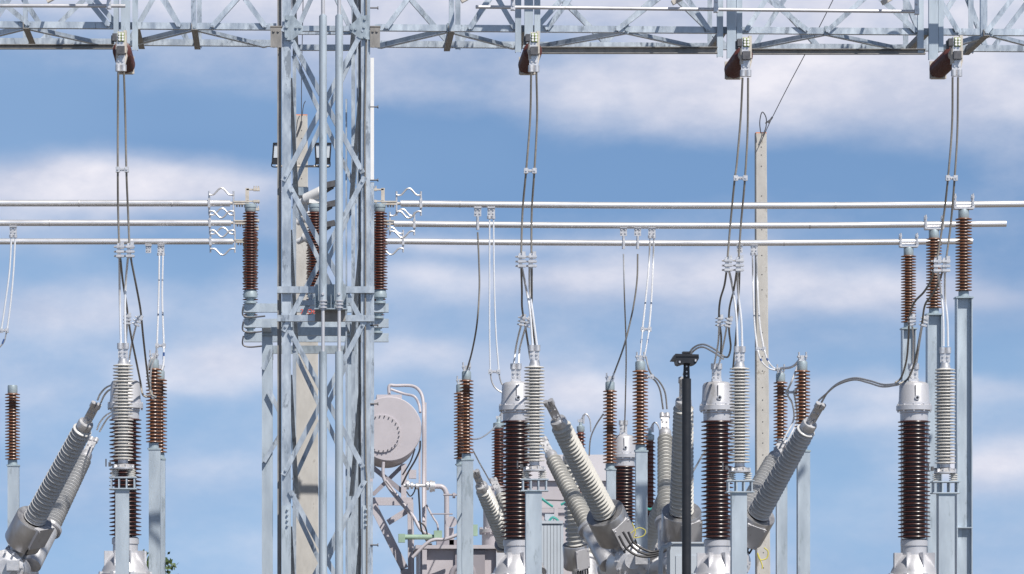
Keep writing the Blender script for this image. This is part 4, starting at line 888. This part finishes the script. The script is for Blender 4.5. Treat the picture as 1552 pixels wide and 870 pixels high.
mb = MB(); mb.path([P(457, 184, 74.7), P(455, 192, 74.7), P(452, 200, 74.7), P(449, 208, 74.7)], .02, 6, 3); mb.path([P(458, 176, 74.7), P(460, 160, 74.7), P(463, 153, 74.7)], .008, 6, 3); part('shackle_chain', mb, 'bolt steel', t)
conc_pole(447, 482, 519, 66, 446, 483, 870, 'thick pale concrete post filling the lower part of the lattice tower', [], False)
mb = MB(); mb.tube(P(418, 252, 74.6), P(498, 252, 74.6), .022, 10); t = thing('crossarm', 'thin horizontal arm crossing the slim pole and carrying the black floodlights', 'arm', P(457, 252, 74.6)); part('tube', mb, 'matt cast bracket', t)
for (xa, xb, tilt, wh) in ((413.5, 424, .06, 'leftmost of the three on the arm, left of the tower leg'), (478, 488, -.05, 'middle one of the three, left of a drive pipe'), (494, 501, .06, 'rightmost of the three, between the drive pipes')):
    Y = 74.3; k = K(Y); c = P((xa+xb)/2, 233, Y); hw = (xb-xa)/2*k
    t = thing('floodlight', 'small black framed floodlight, '+wh, 'floodlight', c, 'black floodlights on the slim pole'); sx = Vector((hw, 0, 0)); sz = Vector((tilt*.2, 0, 15*k)); 
    mb = MB(); mb.obox(c, sx, Vector((0, .04, 0)), sz)
    for i in (-1, 1): mb.obox(c+sz*i*1.0+Vector((0,-.03,0)), sx*1.1, Vector((0,.05,0)), sz*.07)
    for i in (-1, 1): mb.obox(c+sx*i+Vector((0,-.03,0)), sx*.16, Vector((0,.05,0)), sz)
    part('housing', mb, 'black paint', t)
    mb = MB(); mb.obox(c+Vector((0,-.045,0))+sz*.22, sx*.7, Vector((0,.006,0)), sz*.66); part('glass', mb, 'lamp glass', t)
    mb = MB(); mb.path([c-sx-sz*.8, c-sx*1.1-sz*1.25, c-sz*1.35, c+sx*1.1-sz*1.25, c+sx-sz*.8], .010, 6, 3); part('yoke', mb, 'black paint', t)
# black pole with a flat lamp head
Y = 46.0; k = K(Y); b = P(1040.5, 574, Y)
t = thing('lamp_pole', 'slim black pole with a flat black lamp head, in front of the breaker', 'lamp', (b.x, Y, 0))
mb = MB(); mb.tube((b.x, Y, 0), b, 7*k, 28); part('pole', mb, 'black paint', t)
mb = MB(); mb.tube(b-Vector((0,0,.02)), P(1040.5, 552, Y), 5.2*k, 20, 4.6*k); mb.box(P(1040.5, 562, Y)+Vector((0,-.03,0)), 5*k, .04, 22*k); part('neck', mb, 'black paint', t)
mb = MB()
for y in (556, 564, 570): mb.bolt(P(1040, y, Y)+Vector((0,-.052,0)), (0,-1,0), .010, .01)
part('neck_bolts', mb, 'cast aluminium', t)
mb = MB(); n = 0; pr = [(1018.5, 545), (1024, 536), (1059, 537), (1059.5, 543), (1055, 551), (1050, 552.5), (1044, 550), (1038, 550), (1030, 552.5), (1026.5, 551), (1025, 545.5)]
vs = [P(x, y, Y-.16) for x, y in pr]+[P(x, y, Y-.16)+Vector((0,.30,0)) for x, y in pr]; n = len(pr)
mb.add(vs, [tuple(range(n)), tuple(range(n, 2*n))[::-1]]+[((i+1) % n, i, i+n, (i+1) % n+n) for i in range(n)])
mb.box(P(1040, 534.8, Y), 12*k, .12, 3*k); mb.box(P(1042, 539.6, Y-.165), 34*k, .012, 1.4*k); part('lamp_head', mb, 'black paint', t)
mb = MB(); mb.tube(P(1030, 550, Y-.17), P(1030, 547, Y-.17), 1.6*k, 10); mb.tube(P(1054, 548, Y-.17), P(1054, 544.5, Y-.17), 1.6*k, 10); part('head_bolts', mb, 'cast aluminium', t)

# ------------------------------------------------------------------ power transformer
Y0 = 72.0; k = K(Y0); tr = thing('power_transformer', 'lilac-grey power transformer with a round conservator drum, behind and right of the tower', 'transformer', (P(700, 0, Y0).x, Y0, 0))
def tb(name, x0, x1, y0, y1, Y, d, m='transformer paint', par=None):
    a = P(x0, y0, Y); b = P(x1, y1, Y); z0 = b.z if y1 < 1000 else 0; mb = MB(); mb.box(((a.x+b.x)/2, Y+d/2, (a.z+z0)/2), b.x-a.x, d, a.z-z0); return part(name, mb, m, par or tr)
tb('tank', 637, 1000, 832, 9999, 72.0, 2.6)
tb('lid', 630, 1004, 826, 831.5, 71.85, 2.9)
for x in (640, 752, 812): tb('stiffener', x, x+(7 if x == 640 else 22), 833, 9999, 71.86, .13)
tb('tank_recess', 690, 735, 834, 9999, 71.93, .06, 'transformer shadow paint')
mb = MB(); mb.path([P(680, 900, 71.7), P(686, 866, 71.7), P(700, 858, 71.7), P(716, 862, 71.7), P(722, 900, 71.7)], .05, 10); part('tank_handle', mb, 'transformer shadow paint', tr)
# conservator
Yc = 74.0; kc = K(Yc); c = P(590, 650, Yc); r = 48.5*kc; LEN = 2.6
mb = MB(); mb.lathe([(0, 0), (r*.985, 0), (r, .015), (r*1.012, .02), (r*1.012, .05), (r, .055), (r, LEN), (0, LEN)], c, (0,1,0), 72); cons = part('conservator', mb, 'transformer paint', tr)
ci = P(578.5, 657, Yc-.02); mb = MB(); mb.lathe(closed([(28.5*kc, 0), (28.5*kc, .03)]), ci+Vector((0,.02,0)), (0,-1,0), 56); fl = part('inspection_cover', mb, 'transformer paint', cons)
mb = MB()
for i in range(24):
    an = i*math.pi/12+.1; mb.tube(ci+Vector((math.cos(an)*26.5*kc, .0, math.sin(an)*26.5*kc)), ci+Vector((math.cos(an)*26.5*kc, -.04, math.sin(an)*26.5*kc)), .011, 6)
part('cover_bolts', mb, 'bolt steel', fl)
tb('conservator_box', 571, 609, 598, 612, 74.25, 1.0)
mb = MB(); mb.path([P(590, 600, 74.4), P(590, 585, 74.4), P(600, 584.5, 74.4), P(625, 585, 74.4), P(637, 594, 74.3), P(641.5, 610, 74.2), P(642, 640, 74), P(642, 715, 74), P(642, 790, 73.6)], .030, 10, 5); part('vent_pipe', mb, 'transformer paint', tr)
mb = MB(); mb.path([P(592, 590, 74.3), P(613, 597, 74.3), P(628, 601, 74.2), P(635, 613, 74.2), P(637, 625, 74.1)], .024, 10, 5); part('vent_pipe', mb, 'transformer paint', tr)
tb('breather_tube', 640, 646.5, 610, 803, 74.6, .07)
tb('breather_tube', 634.5, 637.5, 672, 733, 73.9, .04)
# frame under conservator
def mbar(name, x0, y0, x1, y1, Y, w, m='transformer paint', d=.10):
    mb = MB(); mb.bar(P(x0, y0, Y), P(x1, y1, Y), w*K(Y), d); part(name, mb, m, tr)
for dY in (0, 2.0):
    mbar('frame_member', 561, 715, 561, 768, 74.2+dY, 8); mbar('frame_member', 612, 703, 612, 762, 74.2+dY, 8); mbar('frame_member', 558, 760, 626, 760, 74.16+dY, 12)
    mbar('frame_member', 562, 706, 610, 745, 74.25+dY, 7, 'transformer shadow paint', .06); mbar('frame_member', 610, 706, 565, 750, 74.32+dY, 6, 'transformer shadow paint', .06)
    mbar('frame_member', 565, 765, 613, 862, 74.1+dY, 12); mbar('frame_member', 613, 862, 613, 1160, 74.1+dY, 12); mbar('frame_member', 588, 792, 620, 772, 74.2+dY, 9); mbar('frame_member', 622, 762, 625, 1160, 74.05+dY, 9)
mb = MB(); mb.path([P(581, 700, 73.8), P(581, 722, 73.8), P(590, 740, 73.8), P(610, 765, 73.7), P(626, 782, 73.6), P(638, 803, 73.5), P(655, 813, 73.4), P(664, 812, 73.4)], .030, 10, 5); part('oil_pipe', mb, 'transformer paint', tr)
mb = MB(); mb.path([P(585, 728, 73.7), P(600, 748, 73.7), P(620, 775, 73.6), P(625, 790, 73.6), P(626, 870, 73.6)], .022, 10, 5); part('oil_pipe', mb, 'transformer paint', tr)
mb = MB(); mb.path([P(658, 737, 73.4), P(670, 738, 73.4), P(676, 746, 73.4), P(677, 760, 73.4), P(677, 830, 73.4)], .045, 14, 6); part('elbow_pipe', mb, 'transformer paint', tr)
mb = MB(); mb.path([P(625, 845, 71.5), P(645, 825, 71.5), P(658, 818, 71.5), P(675, 817, 71.5), P(700, 808, 71.5)], .030, 10, 5); part('oil_pipe', mb, 'transformer paint', tr)
mb = MB(); mb.path([P(646, 765, 73.5), P(657, 785, 73.5), P(663, 795, 73.5), P(664, 812, 73.5)], .018, 8, 5); part('oil_pipe', mb, 'transformer paint', tr)
for i, (pts, rr) in enumerate([([(637, 668), (636, 682), (629, 698), (619, 715), (609, 735)], .016), ([(634, 735), (636, 770), (638, 800), (648, 822), (655, 825)], .016), ([(634, 790), (645, 800), (650, 828)], .014), ([(616, 745), (622, 752), (628, 745), (630, 735)], .012), ([(610, 720), (622, 700), (629, 680)], .013)]):
    mb = MB(); mb.path([P(x, y, 73.3) for x, y in pts], rr, 8); part('control_cable', mb, 'dark cable', tr)
# valves
mb = MB()
for (x, y, rr) in ((618, 735, 7), (624, 736, 5), (632, 737, 5), (648, 736, 7), (653, 737, 9), (657, 737, 8)): q = P(x, y, 73.3); mb.tube(q-Vector((.02,0,0)), q+Vector((.025,0,0)), rr*kc, 18)
mb.tube(P(612, 736, 73.3), P(658, 736, 73.3), .03, 10); part('valve', mb, 'cast aluminium', tr)
tb('relay_box', 620, 631, 712, 725, 73.3, .2, 'transformer paint')
mb = MB(); mb.tube(P(608, 814, 73), P(660, 814, 73), .045, 14); part('valve_tube', mb, 'valve green paint', tr)
tb('valve_body', 604, 614, 809, 822, 72.9, .2, 'valve green paint'); tb('valve_body', 658, 670, 804, 820, 72.9, .2, 'valve green paint'); tb('valve_body', 717, 724, 795, 812, 72.6, .2, 'valve green paint')
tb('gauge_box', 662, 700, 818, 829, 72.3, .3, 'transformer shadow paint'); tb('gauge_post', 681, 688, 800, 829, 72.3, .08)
mb = MB(); q = P(684, 791, 72.2); mb.tube(q, q+Vector((0,-.04,0)), 8.5*k, 24); part('gauge', mb, 'transformer paint', tr)
mb = MB(); mb.tube(P(652, 779, 72.3), P(686, 779, 72.3), .012, 8); mb.tube(P(672, 750, 73), P(700, 750, 73), .018, 8); mb.tube(P(686, 751, 73), P(690, 751, 73), .05, 10); part('pipe_stay', mb, 'transformer shadow paint', tr)
# turret with flange, cover bushings
mb = MB(); q = P(752, 830, 73); mb.lathe(closed([(22*k, 0), (22*k, 22*k), (26*k, 23*k), (26*k, 28*k), (20*k, 29*k), (20*k, 88*k), (22*k, 90*k), (22*k, 94*k)]), q, n=36)
for i in range(16): an = i*math.pi/8; mb.tube(q+Vector((math.cos(an)*24.5*k, math.sin(an)*24.5*k, 20*k)), q+Vector((math.cos(an)*24.5*k, math.sin(an)*24.5*k, 31*k)), .016, 6)
part('turret', mb, 'transformer paint', tr)
for (px, yb, yt, R, cap) in ((756, 738, 650, 11.5, 640), (880, 760, 655, 8, 646), (985, 790, 668, 9, 655)):
    kk = K(73.0); o = P(px, yb, 73.0); H = (yb-yt)*kk; mb = MB(); mb.lathe(closed(sheds(0, H, R*.6*kk, R*kk, 20, .9)), o, n=28); b_ = part('bushing', mb, 'red brown porcelain', tr)
    mb = MB(); mb.lathe(closed([(R*.6*kk, H), (R*.75*kk, H+.02), (R*.75*kk, H+.10), (R*.3*kk, H+.12), (R*.25*kk, H+.2)]), o); part('bushing_cap', mb, 'insulator cap', b_)
    mb = MB(); w_ = o+Vector((0,0,H+.2)); mb.box(w_, .10, .05, .05); mb.tube(w_+Vector((.05,-.02,-.05)), w_+Vector((.05,-.02,.10)), .02, 8); mb.path([w_, w_+Vector((.08,-.05,.12)), w_+Vector((.16,-.05,.02)), w_+Vector((.18,-.05,-.2))], .014, 8); part('bushing_clamp', mb, 'cast aluminium', b_)
    if yb > 740: mb = MB(); mb.tube((o.x, 73.0, P(0, 830, 73).z), o, R*.9*kk, 20); part('turret', mb, 'transformer paint', tr)
# radiators (ribbed) and pipes in front
rad = MB()
for i in range(7): x = 819+i*5.0; a_ = P(x, 795, 70.5); rad.box((a_.x+.028, 70.9, a_.z/2+.2), .050, .9, a_.z-.4)
a_ = P(819, 793, 70.4); b_ = P(853.5, 793, 70.4); rad.box(((a_.x+b_.x)/2, 70.9, a_.z+.02), b_.x-a_.x, .95, .05)
rd = thing('radiator', 'blue-grey ribbed radiator bank behind the front arrester right of the tower', 'radiator', ((a_.x+b_.x)/2, 70.9, 0)); part('panels', rad, 'cabinet paint', rd)
for (x0, x1, y0, y1, Y) in ((815, 915, 760, 770, 71.5), (818, 900, 777, 783, 71.6), (860, 866, 770, 826, 71.55), (815, 820, 770, 826, 71.55), (840, 846, 770, 790, 71.5)): tb('header_pipe', x0, x1, y0, y1, Y, .12)
tb('header_box', 865, 915, 790, 826, 71.7, .4, 'transformer shadow paint'); tb('header_box', 826, 840, 779, 792, 71.4, .2, 'cabinet paint')
for pts, m_ in (([(816, 752), (824, 758), (832, 764), (838, 768)], 'teal wire'), ([(850, 765), (858, 762), (864, 767)], 'teal wire'), ([(832, 790), (838, 784), (846, 790), (842, 800)], 'teal wire'), ([(858, 806), (861, 798), (864, 790)], 'yellow wire'), ([(975, 768), (985, 772), (992, 768)], 'teal wire')):
    mb = MB(); mb.path([P(x, y, 71.2) for x, y in pts], .022, 6, 4); part('control_wire', mb, m_, tr)
# building block behind
bl = thing('wall_block', 'pale flat-roofed block standing behind the middle breaker', 'building', (P(880, 0, 92).x, 92, 0))
tb('wall', 796, 958, 729, 9999, 92, 5, 'transformer paint', bl); tb('parapet', 795, 959, 689, 728.5, 91.9, 5.2, 'pale wall paint', bl)
mb = MB(); mb.bar(P(797, 757, 91.6), P(925, 761, 91.6), .03, .05); part('rail', mb, 'bolt steel', bl)
# small cable loops on the breaker housings
link('yellow-green wire loop beside the middle breaker housing', [[(958, 792, 53.5), (963, 806, 53.5), (961, 815, 53.5), (975, 812, 53.5), (978, 804, 53.5), (968, 800, 53.5), (956, 808, 53.5)]], 'yellow wire', .006, grp='earth wire loops on the breakers')
link('yellow wire loop under the right slanted housing', [[(1158, 830, 53.5), (1164, 836, 53.5), (1162, 846, 53.5), (1152, 848, 53.5), (1148, 838, 53.5), (1155, 856, 53.5), (1155, 862, 53.5)]], 'yellow wire', .008, grp='earth wire loops on the breakers')
link('bundle of black cables sagging from the middle breaker housing', [[(938, 812, 53.4), (950, 832, 53.4), (970, 843, 53.4), (995, 842, 53.4), (1012, 832, 53.4)], [(944, 806, 53.4), (960, 830, 53.4), (980, 840, 53.4), (1000, 838, 53.4)], [(952, 806, 53.4), (962, 824, 53.4), (985, 836, 53.4), (1002, 834, 53.4)]], 'dark cable', .016, grp='cables at the breaker foot')

# ------------------------------------------------------------------ trees far off
def tree(px, ytop, Y, rad, label, seed):
    rng = random.Random(seed); c = P(px, ytop, Y); t = thing('tree', label, 'tree', (c.x, Y, 0), 'trees beyond the yard')
    mb = MB(); mb.path([(c.x, Y, 0), (c.x+.1, Y, c.z*.4), (c.x, Y, c.z*.8)], .16, 8, 3)
    for i in range(5): a_ = rng.random()*6.28; mb.path([(c.x, Y, c.z*.5), (c.x+math.cos(a_)*rad*.5, Y+math.sin(a_)*rad*.5, c.z*.75)], .06, 6, 1)
    part('trunk', mb, 'bark', t)
    mb = MB()
    cl_ = [Vector((c.x+rng.uniform(-.7, .7)*rad, Y+rng.uniform(-.7, .7)*rad, c.z-rad*.5-rng.random()*rad*1.2)) for _ in range(14)]
    for i in range(1500):
        o_ = rng.choice(cl_)+Vector((rng.gauss(0, .25), rng.gauss(0, .25), rng.gauss(0, .22)))*rad; s_ = .05+rng.random()*.07
        if o_.z > c.z: o_.z = c.z-rng.random()*.3
        u_ = Vector((rng.gauss(0,1), rng.gauss(0,1), rng.gauss(0,1))).normalized(); v_ = u_.orthogonal().normalized()
        mb.add([o_-u_*s_, o_+v_*s_*.6, o_+u_*s_, o_-v_*s_*.6], [(0,1,2,3)])
    part('crown', mb, 'foliage', t)
tree(221, 832, 110, .75, 'low green tree beyond the yard, peeping out beside the leftmost arrester column', 3)
